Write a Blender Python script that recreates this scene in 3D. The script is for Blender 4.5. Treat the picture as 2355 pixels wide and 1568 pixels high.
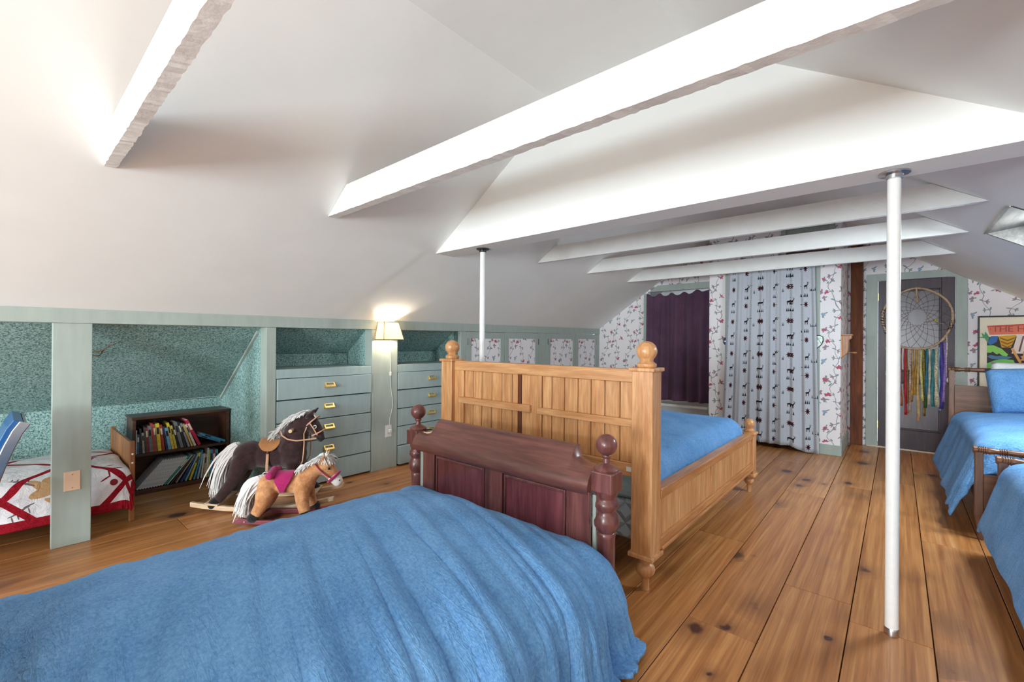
import bpy, bmesh, math, random
from mathutils import Vector, Matrix, noise
from math import sin, cos, pi, radians, sqrt, exp, atan2, hypot
for o in list(bpy.data.objects): bpy.data.objects.remove(o)
C = bpy.context.scene.collection
S = bpy.context.scene
random.seed(7)
# ------------------------------------------------------------------ camera
F_PX, YAW, PITCH, ROLL, CAM_H = 1024.6, radians(40.87), radians(.08), radians(.42), 1.25
cf = Vector((-sin(YAW)*cos(PITCH), cos(YAW)*cos(PITCH), sin(PITCH)))
cr = Vector((cos(YAW), sin(YAW), 0)); cu = cr.cross(cf)
cr, cu = cos(ROLL)*cr + sin(ROLL)*cu, -sin(ROLL)*cr + cos(ROLL)*cu
cam = bpy.data.objects.new('camera', bpy.data.cameras.new('camera'))
cam.data.sensor_width = 36; cam.data.lens = 36*F_PX/2355; cam.data.clip_start = .02
cam.matrix_world = Matrix(((cr.x, cu.x, -cf.x, 0), (cr.y, cu.y, -cf.y, 0), (cr.z, cu.z, -cf.z, CAM_H), (0, 0, 0, 1)))
C.objects.link(cam); S.camera = cam
# ------------------------------------------------------------------ world, light, exposure
w = bpy.data.worlds.new('daylight'); S.world = w; w.use_nodes = True
w.node_tree.nodes['Background'].inputs[0].default_value = (.80, .90, 1, 1)
w.node_tree.nodes['Background'].inputs[1].default_value = 1.2
S.view_settings.view_transform = 'Standard'; S.view_settings.look = 'None'
S.view_settings.gamma = 1; S.view_settings.use_curve_mapping = False
S.view_settings.exposure = 0.96
def area(name, loc, direction, sx, sy, power, col=(1, 1, 1)):
    l = bpy.data.lights.new(name, 'AREA'); l.shape = 'RECTANGLE'; l.size = sx; l.size_y = sy
    l.energy = power; l.color = col
    o = bpy.data.objects.new(name, l); C.objects.link(o); o.location = loc
    o.rotation_euler = Vector(direction).to_track_quat('-Z', 'Y').to_euler(); return o
DAY = (.845, .95, 1)
SKYN = Vector((.63, 0, 1)).normalized()
SKYS = [(3.69, 4.555, .47, 1.05)]   # y0, y1, x0, x1 of the skylight seen at the picture's right edge
for k, (ya, yb, xa, xb) in enumerate(SKYS):
    xm, ym = (xa+.13+xb-.02)/2, (ya+.03+yb-.05)/2      # at the pane, behind the splayed reveal
    area('skylight_daylight_offscreen', Vector((xm, ym, 2.065+.0115*ym-.63*(xm-.343)))+SKYN*.115, -SKYN, xb-xa-.24, yb-ya-.17, 34, (.85, .952, 1))
# the two windows behind the viewer that mirror in the ball finials
for xm in (-2.35, -.35): area('window_gable_offscreen', (xm, -4.74, 1.15), (0, 1, 0), .86, 1.2, 105, DAY)

# ------------------------------------------------------------------ helpers
def lin(c):
    f = lambda v: v/12.92 if v <= .04045 else ((v+.055)/1.055)**2.4
    return tuple(f(v/255) for v in c) + (1,)
class MB:
    """collects vertices and faces; becomes one mesh"""
    def __init__(s): s.v = []; s.f = []; s.uv = {}
    def add(s, vs, fs):
        b = len(s.v); s.v += [tuple(v) for v in vs]; s.f += [tuple(i+b for i in f) for f in fs]; return s
    def box(s, x0, x1, y0, y1, z0, z1):
        return s.add([(x0,y0,z0),(x1,y0,z0),(x1,y1,z0),(x0,y1,z0),(x0,y0,z1),(x1,y0,z1),(x1,y1,z1),(x0,y1,z1)],
                     [(3,2,1,0),(4,5,6,7),(0,1,5,4),(1,2,6,5),(2,3,7,6),(3,0,4,7)])
    def prism(s, poly, axis, a, b):
        """poly: 2D points, extruded along axis from a to b. axis y: (x,z); x: (y,z); z: (x,y)"""
        def P(p, t): return (p[0], t, p[1]) if axis == 'y' else (t, p[0], p[1]) if axis == 'x' else (p[0], p[1], t)
        n = len(poly); vs = [P(p, a) for p in poly] + [P(p, b) for p in poly]
        fs = [tuple(range(n)), tuple(range(2*n-1, n-1, -1))]
        fs += [(i, i+n, (i+1) % n+n, (i+1) % n) for i in range(n)]
        return s.add(vs, fs)
    def hexa(s, lo, hi):
        return s.add(list(lo)+list(hi), [(3,2,1,0),(4,5,6,7),(0,1,5,4),(1,2,6,5),(2,3,7,6),(3,0,4,7)])
    def lathe(s, prof, c=(0,0,0), n=20, axis='z'):
        vs = []; fs = []
        for r, z in prof:
            for k in range(n):
                a = 2*pi*k/n; x, y = r*cos(a), r*sin(a)
                vs.append((c[0]+x, c[1]+y, c[2]+z) if axis == 'z' else (c[0]+z, c[1]+x, c[2]+y) if axis == 'x' else (c[0]+y, c[1]+z, c[2]+x))
        m = len(prof)
        for i in range(m-1):
            for k in range(n):
                fs.append((i*n+k, i*n+(k+1) % n, (i+1)*n+(k+1) % n, (i+1)*n+k))
        fs.append(tuple(range(n-1, -1, -1))); fs.append(tuple((m-1)*n+k for k in range(n)))
        return s.add(vs, fs)
    def tube(s, pts, r, n=8, flat=1.0):
        pts = [Vector(p) for p in pts]; vs = []; fs = []; up = Vector((0, 0, 1))
        for i, p in enumerate(pts):
            t = (pts[min(i+1, len(pts)-1)]-pts[max(i-1, 0)]).normalized()
            a = t.cross(up if abs(t.z) < .95 else Vector((0, 1, 0))).normalized(); b = t.cross(a)
            rr = r[i] if isinstance(r, (list, tuple)) else r
            for k in range(n):
                q = 2*pi*k/n; vs.append(p + a*rr*cos(q) + b*rr*flat*sin(q))
        for i in range(len(pts)-1):
            for k in range(n): fs.append((i*n+k, i*n+(k+1) % n, (i+1)*n+(k+1) % n, (i+1)*n+k))
        fs.append(tuple(range(n-1, -1, -1))); fs.append(tuple((len(pts)-1)*n+k for k in range(n)))
        return s.add(vs, fs)
    def ball(s, c, r, n=16, m=10, rot=None):
        r = r if isinstance(r, (tuple, list)) else (r, r, r); vs = []; fs = []; c = Vector(c)
        for i in range(m+1):
            t = pi*i/m
            for k in range(n):
                a = 2*pi*k/n; p = Vector((r[0]*sin(t)*cos(a), r[1]*sin(t)*sin(a), r[2]*cos(t)))
                if rot: p.rotate(rot)
                vs.append(c+p)
        for i in range(m):
            for k in range(n): fs.append((i*n+k, (i+1)*n+k, (i+1)*n+(k+1) % n, i*n+(k+1) % n))
        return s.add(vs, fs)
    def quad(s, a, b, c, d): return s.add([a, b, c, d], [(0, 1, 2, 3)])
def build(mb, name, mat, parent=None, smooth=None, bevel=0, local=False, seg=2):
    me = bpy.data.meshes.new(name); off = Vector((0, 0, 0))
    if parent is not None and not local: off = parent.get('_o', None); off = Vector(off) if off else Vector((0, 0, 0))
    me.from_pydata([Vector(v)-off for v in mb.v], [], mb.f)
    if mb.uv:
        ul = me.uv_layers.new(name='cloth')
        for l in me.loops: ul.data[l.index].uv = mb.uv[l.vertex_index]
    bm = bmesh.new(); bm.from_mesh(me); bmesh.ops.remove_doubles(bm, verts=bm.verts, dist=1e-6)
    bmesh.ops.recalc_face_normals(bm, faces=bm.faces); bm.to_mesh(me); bm.free()
    me.materials.append(mat)
    if smooth is not None:
        for p in me.polygons: p.use_smooth = True
        if smooth < 180: me.set_sharp_from_angle(angle=radians(smooth))
    o = bpy.data.objects.new(name, me); C.objects.link(o)
    if parent is not None:
        o.parent = parent
        if not local: o['_o'] = tuple(off)
    if bevel:
        b = o.modifiers.new('edge', 'BEVEL'); b.width = bevel; b.segments = seg; b.limit_method = 'ANGLE'; b.angle_limit = radians(40)
    return o
def tag(o, label, cat, group=None):
    o['label'] = label; o['category'] = cat
    if group: o['group'] = group
    return o
def thing(name, label, cat, loc, group=None, rotz=0):
    o = bpy.data.objects.new(name, None); C.objects.link(o); o.location = loc; o.rotation_euler = (0, 0, rotz)
    o.empty_display_size = .1; o['_o'] = tuple(loc); return tag(o, label, cat, group)
def struct(o): o['kind'] = 'structure'; return o
def sth(name, loc=(0, 0, 0)):
    o = bpy.data.objects.new(name, None); C.objects.link(o); o.location = loc; o['_o'] = tuple(loc); return struct(o)
def textmesh(body, size, mat, name, parent, M, depth=.0006):
    cu_ = bpy.data.curves.new(name, 'FONT'); cu_.body = body; cu_.size = size; cu_.extrude = depth
    t = bpy.data.objects.new(name, cu_); C.objects.link(t)
    dg = bpy.context.evaluated_depsgraph_get(); me = bpy.data.meshes.new_from_object(t.evaluated_get(dg))
    bpy.data.objects.remove(t); me.transform(M); me.materials.clear(); me.materials.append(mat)
    o = bpy.data.objects.new(name, me); C.objects.link(o); o.parent = parent; return o
def smst(a, b, x):
    t = max(0, min(1, (x-a)/(b-a))); return t*t*(3-2*t)

# ------------------------------------------------------------------ materials
class E:
    """socket wrapper so that node maths reads like a formula"""
    def __init__(s, nt, k): s.nt = nt; s.k = k
    def op(s, o, b=None, c=None):
        n = s.nt.nodes.new('ShaderNodeMath'); n.operation = o
        for i, v in enumerate((s, b, c)):
            if v is None: continue
            if isinstance(v, E): s.nt.links.new(v.k, n.inputs[i])
            else: n.inputs[i].default_value = v
        return E(s.nt, n.outputs[0])
    def __add__(s, b): return s.op('ADD', b)
    def __sub__(s, b): return s.op('SUBTRACT', b)
    def __mul__(s, b): return s.op('MULTIPLY', b)
    def __truediv__(s, b): return s.op('DIVIDE', b)
    def abs(s): return s.op('ABSOLUTE')
    def fr(s): return s.op('FRACT')
    def sin(s): return s.op('SINE')
    def lt(s, b): return s.op('LESS_THAN', b)
    def gt(s, b): return s.op('GREATER_THAN', b)
    def mn(s, b): return s.op('MINIMUM', b)
    def mx(s, b): return s.op('MAXIMUM', b)
def newmat(name, rough=.6, spec=.5, coat=0, metal=0):
    m = bpy.data.materials.new(name); m.use_nodes = True; nt = m.node_tree; b = nt.nodes['Principled BSDF']
    b.inputs['Roughness'].default_value = rough; b.inputs['Specular IOR Level'].default_value = spec
    b.inputs['Coat Weight'].default_value = coat; b.inputs['Metallic'].default_value = metal
    return m, nt, b
def coord(nt, kind='Object', scale=(1, 1, 1), rand=False, rot=(0, 0, 0)):
    t = nt.nodes.new('ShaderNodeTexCoord'); out = t.outputs[kind]
    if rand:
        oi = nt.nodes.new('ShaderNodeObjectInfo'); vm = nt.nodes.new('ShaderNodeVectorMath'); vm.operation = 'MULTIPLY'
        cx = nt.nodes.new('ShaderNodeCombineXYZ')
        for i in range(3): nt.links.new(oi.outputs['Random'], cx.inputs[i])
        nt.links.new(cx.outputs[0], vm.inputs[0]); vm.inputs[1].default_value = (17.3, 31.7, 11.1)
        ad = nt.nodes.new('ShaderNodeVectorMath'); nt.links.new(out, ad.inputs[0]); nt.links.new(vm.outputs[0], ad.inputs[1]); out = ad.outputs[0]
    mp = nt.nodes.new('ShaderNodeMapping'); mp.inputs['Scale'].default_value = scale; mp.inputs['Rotation'].default_value = rot
    nt.links.new(out, mp.inputs[0]); return mp.outputs[0]
def tnoise(nt, vec, scale=5, detail=4, rough=.55, dist=0):
    n = nt.nodes.new('ShaderNodeTexNoise'); n.inputs['Scale'].default_value = scale; n.inputs['Detail'].default_value = detail
    n.inputs['Roughness'].default_value = rough; n.inputs['Distortion'].default_value = dist
    if vec is not None: nt.links.new(vec, n.inputs['Vector'])
    return n.outputs['Fac']
def ramp(nt, fac, stops, interp='LINEAR'):
    r = nt.nodes.new('ShaderNodeValToRGB'); r.color_ramp.interpolation = interp
    while len(r.color_ramp.elements) < len(stops): r.color_ramp.elements.new(.5)
    for e, (p, c) in zip(r.color_ramp.elements, stops): e.position = p; e.color = c
    nt.links.new(fac.k if isinstance(fac, E) else fac, r.inputs[0]); return r.outputs[0]
def mix(nt, fac, a, b, mode='MIX'):
    n = nt.nodes.new('ShaderNodeMix'); n.data_type = 'RGBA'; n.blend_type = mode
    for s, v in ((n.inputs[0], fac), (n.inputs[6], a), (n.inputs[7], b)):
        if isinstance(v, E): nt.links.new(v.k, s)
        elif isinstance(v, (tuple, float, int)): s.default_value = v
        else: nt.links.new(v, s)
    return n.outputs[2]
def bump(nt, b, h, strength=.3, dist=.01):
    n = nt.nodes.new('ShaderNodeBump'); n.inputs['Strength'].default_value = strength; n.inputs['Distance'].default_value = dist
    nt.links.new(h.k if isinstance(h, E) else h, n.inputs['Height']); nt.links.new(n.outputs[0], b.inputs['Normal'])
def setc(nt, b, c):
    if isinstance(c, tuple): b.inputs['Base Color'].default_value = c
    else: nt.links.new(c, b.inputs['Base Color'])
def plain(name, c, rough=.5, metal=0, coat=0, var=.06, sc=12, bmp=0, spec=.5):
    m, nt, b = newmat(name, rough, spec, coat, metal); c = lin(c)
    v = coord(nt); f = tnoise(nt, v, sc, 3)
    lo = tuple(x*(1-var*2) for x in c[:3])+(1,); hi = tuple(min(1, x*(1+var)) for x in c[:3])+(1,)
    setc(nt, b, ramp(nt, f, [(.3, lo), (.7, hi)]))
    if bmp: bump(nt, b, tnoise(nt, v, sc*6, 4), bmp, .004)
    return m
def wood(name, dark, light, grain=(30, 30, 2.2), rough=.42, coat=.1, rand=True, knots=0, knot_scale=(3.4, .9, 1), var=.25, kc=(58, 30, 16)):
    m, nt, b = newmat(name, rough, .5, coat); b.inputs['Coat Roughness'].default_value = .25
    v = coord(nt, scale=grain, rand=rand)
    g = tnoise(nt, v, 1.0, 6, .62, .35); col = ramp(nt, g, [(.30, lin(dark)), (.5, lin([(a+c)/2 for a, c in zip(dark, light)])), (.70, lin(light))])
    v3 = coord(nt, scale=tuple(x*3.2 for x in grain), rand=rand); fine = tnoise(nt, v3, 1.0, 3, .5)
    col = mix(nt, .5, col, ramp(nt, fine, [(.35, (.62, .62, .62, 1)), (.6, (1, 1, 1, 1))]), 'MULTIPLY')
    if rand:
        oi = nt.nodes.new('ShaderNodeObjectInfo')
        col = mix(nt, 1.0, col, ramp(nt, oi.outputs['Random'], [(0, (1-var, 1-var*1.15, 1-var*1.3, 1)), (1, (1, 1, 1, 1))]), 'MULTIPLY')
    if knots:
        kv = coord(nt, scale=knot_scale, rand=rand); vo = nt.nodes.new('ShaderNodeTexVoronoi'); vo.inputs['Scale'].default_value = 1.6
        dn = nt.nodes.new('ShaderNodeTexNoise'); dn.inputs['Scale'].default_value = 9; nt.links.new(kv, dn.inputs['Vector'])
        ad = nt.nodes.new('ShaderNodeVectorMath'); ad.operation = 'SCALE'; ad.inputs['Scale'].default_value = .07; nt.links.new(dn.outputs['Color'], ad.inputs[0])
        a2 = nt.nodes.new('ShaderNodeVectorMath'); nt.links.new(kv, a2.inputs[0]); nt.links.new(ad.outputs[0], a2.inputs[1])
        nt.links.new(a2.outputs[0], vo.inputs['Vector']); d = vo.outputs['Distance']
        # knot size differs from cell to cell
        sep = nt.nodes.new('ShaderNodeSeparateColor'); nt.links.new(vo.outputs['Color'], sep.inputs[0])
        sz = E(nt, sep.outputs[0]).op('POWER', 1.8)*(knots*1.6)+.004
        rel = E(nt, d)/sz
        col = mix(nt, ramp(nt, rel.op('MULTIPLY', .3), [(.22, (1, 1, 1, 1)), (.32, (.40, .40, .40, 1)), (.6, (.16, .16, .16, 1)), (1.0, (0, 0, 0, 1))]), col, lin(kc))
    setc(nt, b, col); bump(nt, b, g, .12, .003); return m
def painted(name, c, rough=.5, wear=.10, bmp=.15, grain=(25, 25, 4)):
    m, nt, b = newmat(name, rough); c = lin(c); v = coord(nt, scale=grain); g = tnoise(nt, v, 1, 5)
    big = tnoise(nt, coord(nt), 2.2, 3)
    col = ramp(nt, g, [(.3, tuple(x*(1-wear) for x in c[:3])+(1,)), (.65, c)])
    col = mix(nt, .5, col, ramp(nt, big, [(.3, (.86, .88, .90, 1)), (.7, (1, 1, 1, 1))]), 'MULTIPLY')
    setc(nt, b, col); bump(nt, b, g, bmp, .003); return m
def fabric(name, c, c2, rough=.9, scale=260, var_scale=3, bmp=.25, wrinkle=0, sheen=.2, blot=.5):
    m, nt, b = newmat(name, rough, .2); b.inputs['Sheen Weight'].default_value = sheen
    v = coord(nt); f = tnoise(nt, v, var_scale, 5, .6); f2 = tnoise(nt, v, scale*.25, 4, .7)
    col = ramp(nt, E(nt, f)*(1-blot)+E(nt, f2)*blot, [(.32, lin(c)), (.68, lin(c2))]); setc(nt, b, col)
    h = E(nt, tnoise(nt, v, scale, 2))*.25
    if wrinkle:
        for sc, amp, sh in ((3.2, .8, 30), (8, .7, 18), (20, .5, 11)):
            n = tnoise(nt, coord(nt, scale=(1, 3.6, 1), rot=(0, 0, radians(-14))), sc, 2, .5, .9); h = h + (((E(nt, n)-.5).abs()*-sh)+1).mx(0)*(amp*wrinkle)
    bump(nt, b, h, bmp, .012); return m
def blobs(nt, uv, items):
    """min over rotated ellipses of the squared normalised distance; <1 is inside"""
    acc = None; u, v = uv
    for (x, y, rx, ry, ang) in items:
        c, q = cos(ang), sin(ang)
        a = v.op('MULTIPLY_ADD', q/rx, u.op('MULTIPLY_ADD', c/rx, -(x*c+y*q)/rx))
        b = v.op('MULTIPLY_ADD', c/ry, u.op('MULTIPLY_ADD', -q/ry, -(-x*q+y*c)/ry))
        e = b.op('MULTIPLY_ADD', b, a*a); acc = e if acc is None else acc.mn(e)
    return acc
def xyvec(nt, x, y):
    c = nt.nodes.new('ShaderNodeCombineXYZ'); nt.links.new(x.k, c.inputs[0]); nt.links.new(y.k, c.inputs[1]); return c.outputs[0]
def sepxyz(nt, vec):
    s = nt.nodes.new('ShaderNodeSeparateXYZ'); nt.links.new(vec, s.inputs[0]); return [E(nt, k) for k in s.outputs]
def floral(name, axis, ground=(242, 238, 240), tw=.50, th=.66):
    """printed wallpaper: wandering stems, leaves, rose, plum and blue flowers"""
    m, nt, b = newmat(name, .75, .2); X, Y, Z = sepxyz(nt, coord(nt)); u = X if axis == 'x' else Y
    wv = coord(nt); u = u+(E(nt, tnoise(nt, wv, 3.1, 2))-.5)*.16; Z = Z+(E(nt, tnoise(nt, wv, 2.7, 2))-.5)*.14
    u = (u/.42).fr()*tw; v = (Z/.56).fr()*th; vec = (u, v); rng = random.Random(5)
    stem = None; W = 2*pi/th
    for (x0, a, ph, a2, ph2) in ((.13, .055, .3, .022, 1.1), (.37, .050, 2.4, .02, 4.0)):
        cx = (v*W+ph).sin()*a + (v*(3*W)+ph2).sin()*a2 + x0
        d = (u-cx).abs()/.0042; stem = d if stem is None else stem.mn(d)
        leaves = []
    pos = lambda k, t: ((.13 + .055*sin(W*t+.3)+.022*sin(3*W*t+1.1)) if k == 0 else (.37+.05*sin(W*t+2.4)+.02*sin(3*W*t+4.0)), t)
    leaves, twigs, rose, plum, blue = [], [], [], [], []
    for k in (0, 1):
        n = 6
        for i in range(n):
            t = th*(i+.35+.2*k)/n; x, y = pos(k, t); sd = 1 if (i+k) % 2 else -1; L = rng.uniform(.035, .055); an = rng.uniform(-.5, .9)
            ex, ey = x+sd*L*cos(an), y+L*sin(an)
            if not (.02 < ex < tw-.02 and .03 < ey < th-.03): continue
            twigs.append(((x+ex)/2, (y+ey)/2, L*.55, .0032, atan2(ey-y, ex-x)))
            if i % 3 == 1:
                dst = (rose, plum, blue)[(i+2*k) % 3] if True else rose
                for q in range(5):
                    a = 2*pi*q/5+rng.random(); dst.append((ex+.013*cos(a), ey+.012*sin(a), .0125, .0065, a))
            else:
                for q in range(3):
                    a = atan2(ey-y, ex-x)+(q-1)*1.0; dst = leaves if (i+q) % 4 else plum
                    dst.append((ex+.014*cos(a), ey+.014*sin(a), .015, .0058, a))
            leaves.append((x-sd*.013, y+.012, .015, .006, rng.uniform(0, 3)))
    for (ex, ey, dst) in ((.25, .10, plum), (.255, .34, rose), (.24, .56, blue), (.46, .22, rose), (.045, .47, plum)):
        for q in range(5):
            a = 2*pi*q/5+rng.random(); dst.append((ex+.012*cos(a), ey+.011*sin(a), .011, .006, a))
        for q in range(3):
            a = rng.uniform(0, 6); leaves.append((ex+.035*cos(a), ey+.03*sin(a), .013, .0055, a))
    g = lin(ground); col = g
    edge = E(nt, tnoise(nt, coord(nt), 160, 2))*.5+.75
    for items, c in ((twigs, (158, 160, 164)), (None, (158, 160, 164)), (leaves, (146, 162, 158)), (blue, (152, 172, 196)), (plum, (172, 132, 152)), (rose, (188, 98, 118))):
        d = stem if items is None else blobs(nt, vec, [(x, y, rx*1.5, ry*1.5, an) for x, y, rx, ry, an in items])
        col = mix(nt, (d*edge).lt(1.0), col, lin(c))
    setc(nt, b, col); return m
def speckle(name):
    """teal paper with a fine dark fleck"""
    m, nt, b = newmat(name, .7, .3); v = coord(nt)
    n = tnoise(nt, v, 95, 2, .5, .8); n2 = tnoise(nt, v, 210, 2)
    f = E(nt, n)*.7+E(nt, n2)*.3
    setc(nt, b, ramp(nt, f, [(.40, lin((74, 112, 112))), (.50, lin((138, 172, 168))), (.62, lin((176, 204, 198)))])); return m
def lodge_print(name):
    """grey linen printed with maroon stars, dark deer and rows of small firs"""
    m, nt, b = newmat(name, .9, .15); b.inputs['Sheen Weight'].default_value = .15
    tc = nt.nodes.new('ShaderNodeTexCoord'); U, V, _ = sepxyz(nt, tc.outputs['UV']); P = .40
    u = (U/P).fr(); v = (V/P).fr(); vec = (u, v); dark = None; star = None
    for (cx, cy) in ((.25, .28), (.75, .80)):
        x, y = u-cx, v-cy; r = (x*x+y*y).op('SQRT'); th = y.op('ARCTAN2', x)
        tri = ((th*(8/(2*pi))).fr()-.5).abs()*2
        d = r/(tri*.056+.040); star = d if star is None else star.mn(d)
    deer = []
    for (cx, cy) in ((.25, .80), (.75, .36)):
        for (dx, dy, rx, ry, an) in ((0, 0, .10, .036, .06), (.085, .045, .045, .020, .9), (.13, .075, .032, .016, -.2), (-.075, -.06, .011, .075, .05), (-.045, -.06, .010, .07, -.1), (.05, -.06, .010, .075, .05),
                (.078, -.06, .010, .07, -.12), (.12, .125, .010, .045, -.4), (.165, .12, .010, .045, -1.0), (.095, .13, .009, .04, .5)):
            deer.append((cx+dx*.72, cy+dy*.72, rx*.72, ry*.72, an))
    dd = blobs(nt, vec, deer); fir = None
    for (cx, cy, n) in ((.25, .54, 3), (.75, .125, 3), (.49, .70, 2)):
        for i in range(n):
            x = (u-(cx+(i-(n-1)/2)*.062)).abs()*1.75; y = (v-cy)*1.75
            body = (x/((y*-.24)+.026)).mx((y+.085).lt(0)*9).mx(y.gt(.105)*9)
            fir = body if fir is None else fir.mn(body)
            tr = (x/.006).mx((y+.115).lt(0)*9).mx(y.gt(.0)*9); fir = fir.mn(tr)
    sl = tnoise(nt, coord(nt, 'UV', (900, 60, 1)), 1, 3); s2 = tnoise(nt, coord(nt, 'UV', (60, 900, 1)), 1, 3)
    lin_ = ramp(nt, E(nt, sl)*.5+E(nt, s2)*.5, [(.35, lin((164, 170, 180))), (.65, lin((208, 212, 220)))])
    col = mix(nt, star.lt(1), lin_, lin((58, 18, 24))); col = mix(nt, dd.lt(1), col, lin((34, 22, 26))); col = mix(nt, fir.lt(1), col, lin((28, 42, 54)))
    setc(nt, b, col); return m
def quilt_mat(name, y0, x0, wy, wx):
    """white quilting with a red lattice and red hem, laid out in cloth metres"""
    m, nt, b = newmat(name, .9, .2); tc = nt.nodes.new('ShaderNodeTexCoord'); A, B, _ = sepxyz(nt, tc.outputs['UV'])
    p = A/.56+B/.50; q = A/.56-B/.50+.30
    band = ((p.fr()-.5).abs()).mn((q.fr()-.5).abs()).lt(.058)
    hem = (A-x0).abs().gt(wx).mx((B-y0).abs().gt(wy))
    n = tnoise(nt, coord(nt), 9, 4)
    wht = ramp(nt, n, [(.3, lin((206, 202, 206))), (.7, lin((234, 230, 232)))])
    red = ramp(nt, tnoise(nt, coord(nt), 60, 3), [(.3, lin((128, 10, 26))), (.7, lin((160, 22, 38)))])
    # tan reindeer applique in one diamond
    vec = (A, B)
    d = blobs(nt, vec, QUILT_DEER); ant = blobs(nt, vec, QUILT_ANTLER); st = blobs(nt, vec, QUILT_STAR)
    col = mix(nt, d.lt(1), wht, lin((178, 140, 100))); col = mix(nt, ant.lt(1), col, lin((120, 100, 92))); col = mix(nt, st.lt(1), col, lin((132, 30, 40)))
    col = mix(nt, band.mx(hem), col, red); setc(nt, b, col)
    h = E(nt, tnoise(nt, coord(nt), 26, 4, .6, .8)); bump(nt, b, h, .5, .012); return m
def quilted(name, c):
    m, nt, b = newmat(name, .8, .3); X, Y, Z = sepxyz(nt, coord(nt)); p = (X+Y)*9+Z*9; q = (X+Y)*9-Z*9
    l = ((p.fr()-.5).abs()).mn((q.fr()-.5).abs()); cc = lin(c)
    setc(nt, b, ramp(nt, l, [(.0, tuple(x*.72 for x in cc[:3])+(1,)), (.10, cc)])); bump(nt, b, l.mn(.25)*4, .8, .02); return m
M_WHITE = plain('ceiling white', (242, 244, 242), .85, var=.012, sc=3, bmp=.06)
M_BEAM = plain('beam white paint', (240, 241, 238), .6, var=.03, sc=5, bmp=.5)
M_SAGE = painted('sage green paint', (172, 184, 176))
M_SAGEB = painted('sage blue drawer paint', (168, 188, 188), .45)
M_TEAL = M_SAGE
M_SPECK = speckle('speckled teal paper')
M_FLX = floral('floral paper', 'x'); M_FLY = floral('floral paper side', 'y')
M_FLOOR = wood('pine floor', (170, 104, 52), (224, 162, 100), (34, .9, 10), .36, .2, knots=.16, knot_scale=(3.0, 2.2, 1), var=.26, kc=(70, 34, 22))
M_SUB = plain('old subfloor', (104, 74, 50), .9)
M_INK = plain('printed ink', (40, 34, 32), .7)
M_PINE = wood('honey pine', (198, 134, 82), (236, 184, 130), (26, 26, 2.6), .36, .25, var=.16)
M_PINEY = wood('honey pine rail', (176, 112, 64), (218, 158, 102), (26, 2.2, 26), .36, .25, var=.12)
M_PINEX = wood('honey pine cross rail', (198, 134, 82), (236, 184, 130), (2.2, 26, 26), .36, .25, var=.12)
M_MAHO = wood('mahogany', (92, 48, 46), (146, 92, 86), (24, 24, 2.4), .30, .35, var=.14)
M_MAHOX = wood('mahogany crosswise', (92, 52, 48), (146, 94, 84), (2.2, 24, 24), .30, .35, var=.1)
M_MAHOP = wood('mahogany panel veneer', (98, 44, 48), (150, 84, 86), (20, 20, 2.0), .26, .5, var=.1)
M_SPOOL = wood('walnut spool bed', (84, 50, 30), (138, 90, 58), (24, 24, 3), .4, .25, var=.12)
M_SPOOLX = wood('walnut spool rail', (84, 50, 30), (138, 90, 58), (3, 24, 24), .4, .25, var=.12)
M_CASE = wood('dark bookcase', (54, 30, 20), (100, 60, 38), (20, 3, 20), .45, .15, var=.1)
M_TOYBED = wood('toy bed pine', (126, 78, 42), (176, 118, 68), (16, 16, 3), .5, .1, var=.1)
M_POST = wood('old reddish timber', (78, 38, 20), (140, 78, 44), (18, 18, 2), .75, 0, var=.05)
M_DOOR = wood('stained door', (42, 24, 38), (74, 48, 60), (18, 18, 2), .45, .08, var=.08)
M_DOORP = wood('stained door panel', (46, 28, 44), (80, 54, 70), (18, 18, 2), .3, .5, var=.08)
M_BLUE1 = fabric('washed blue cotton', (74, 128, 186), (128, 180, 230), scale=420, var_scale=5, bmp=.42, wrinkle=.7, blot=.6, sheen=.05)
M_BLUE2 = M_BLUE3 = M_BLUE1
M_PURPLE = fabric('aubergine cloth', (74, 50, 72), (104, 74, 98), scale=500, var_scale=3, bmp=.2)
M_SHEET = fabric('white sheet', (220, 220, 220), (240, 240, 238), bmp=.15)
M_SHEETB = fabric('pale blue sheet', (150, 180, 186), (172, 198, 202), bmp=.15)
M_TICK = quilted('quilted ticking', (178, 192, 200))
M_BRASS = plain('brass', (232, 206, 132), .32, .85, var=.1, sc=40)
M_BRONZE = plain('dark bronze wire', (96, 76, 54), .4, .7)
M_CHROME = plain('worn chrome', (200, 200, 204), .22, 1, var=.05, sc=20)
M_POLE = plain('gloss white pole', (242, 242, 240), .25, var=.02, sc=30)
M_BLACK = plain('black iron', (26, 26, 28), .4)
M_RAWBOARD = plain('raw board lining', (158, 124, 88), .9)  # bare plank colour for carcasses and the closet back
M_IVORY = plain('ivory plastic', (238, 206, 178), .4, var=.01)
M_WPLAST = plain('white plastic', (232, 232, 226), .35, var=.01)
M_LODGE = lodge_print('lodge print linen')
FL_EDGE = M_SAGE

# ================================================================== THE ROOM
XL, XB, XR = -3.78, -4.83, 1.9
Y0, YB, YBOX, YD = -4.8, 6.6, 6.15, 7.08
zL = lambda x, y: 1.976+.007*y+.682*(x+2.97)
zR = lambda x, y: 2.065+.0115*y-.63*(x-.343)
zF = lambda y: 2.825+.0065*y
xLF = lambda y: (zF(y)-1.976-.007*y)/.682-2.97
xRF = lambda y: .343-(zF(y)-2.065-.0115*y)/.63
trimT = lambda y: 1.437+.0085*y
trimB = lambda y: 1.341+.0065*y
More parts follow.
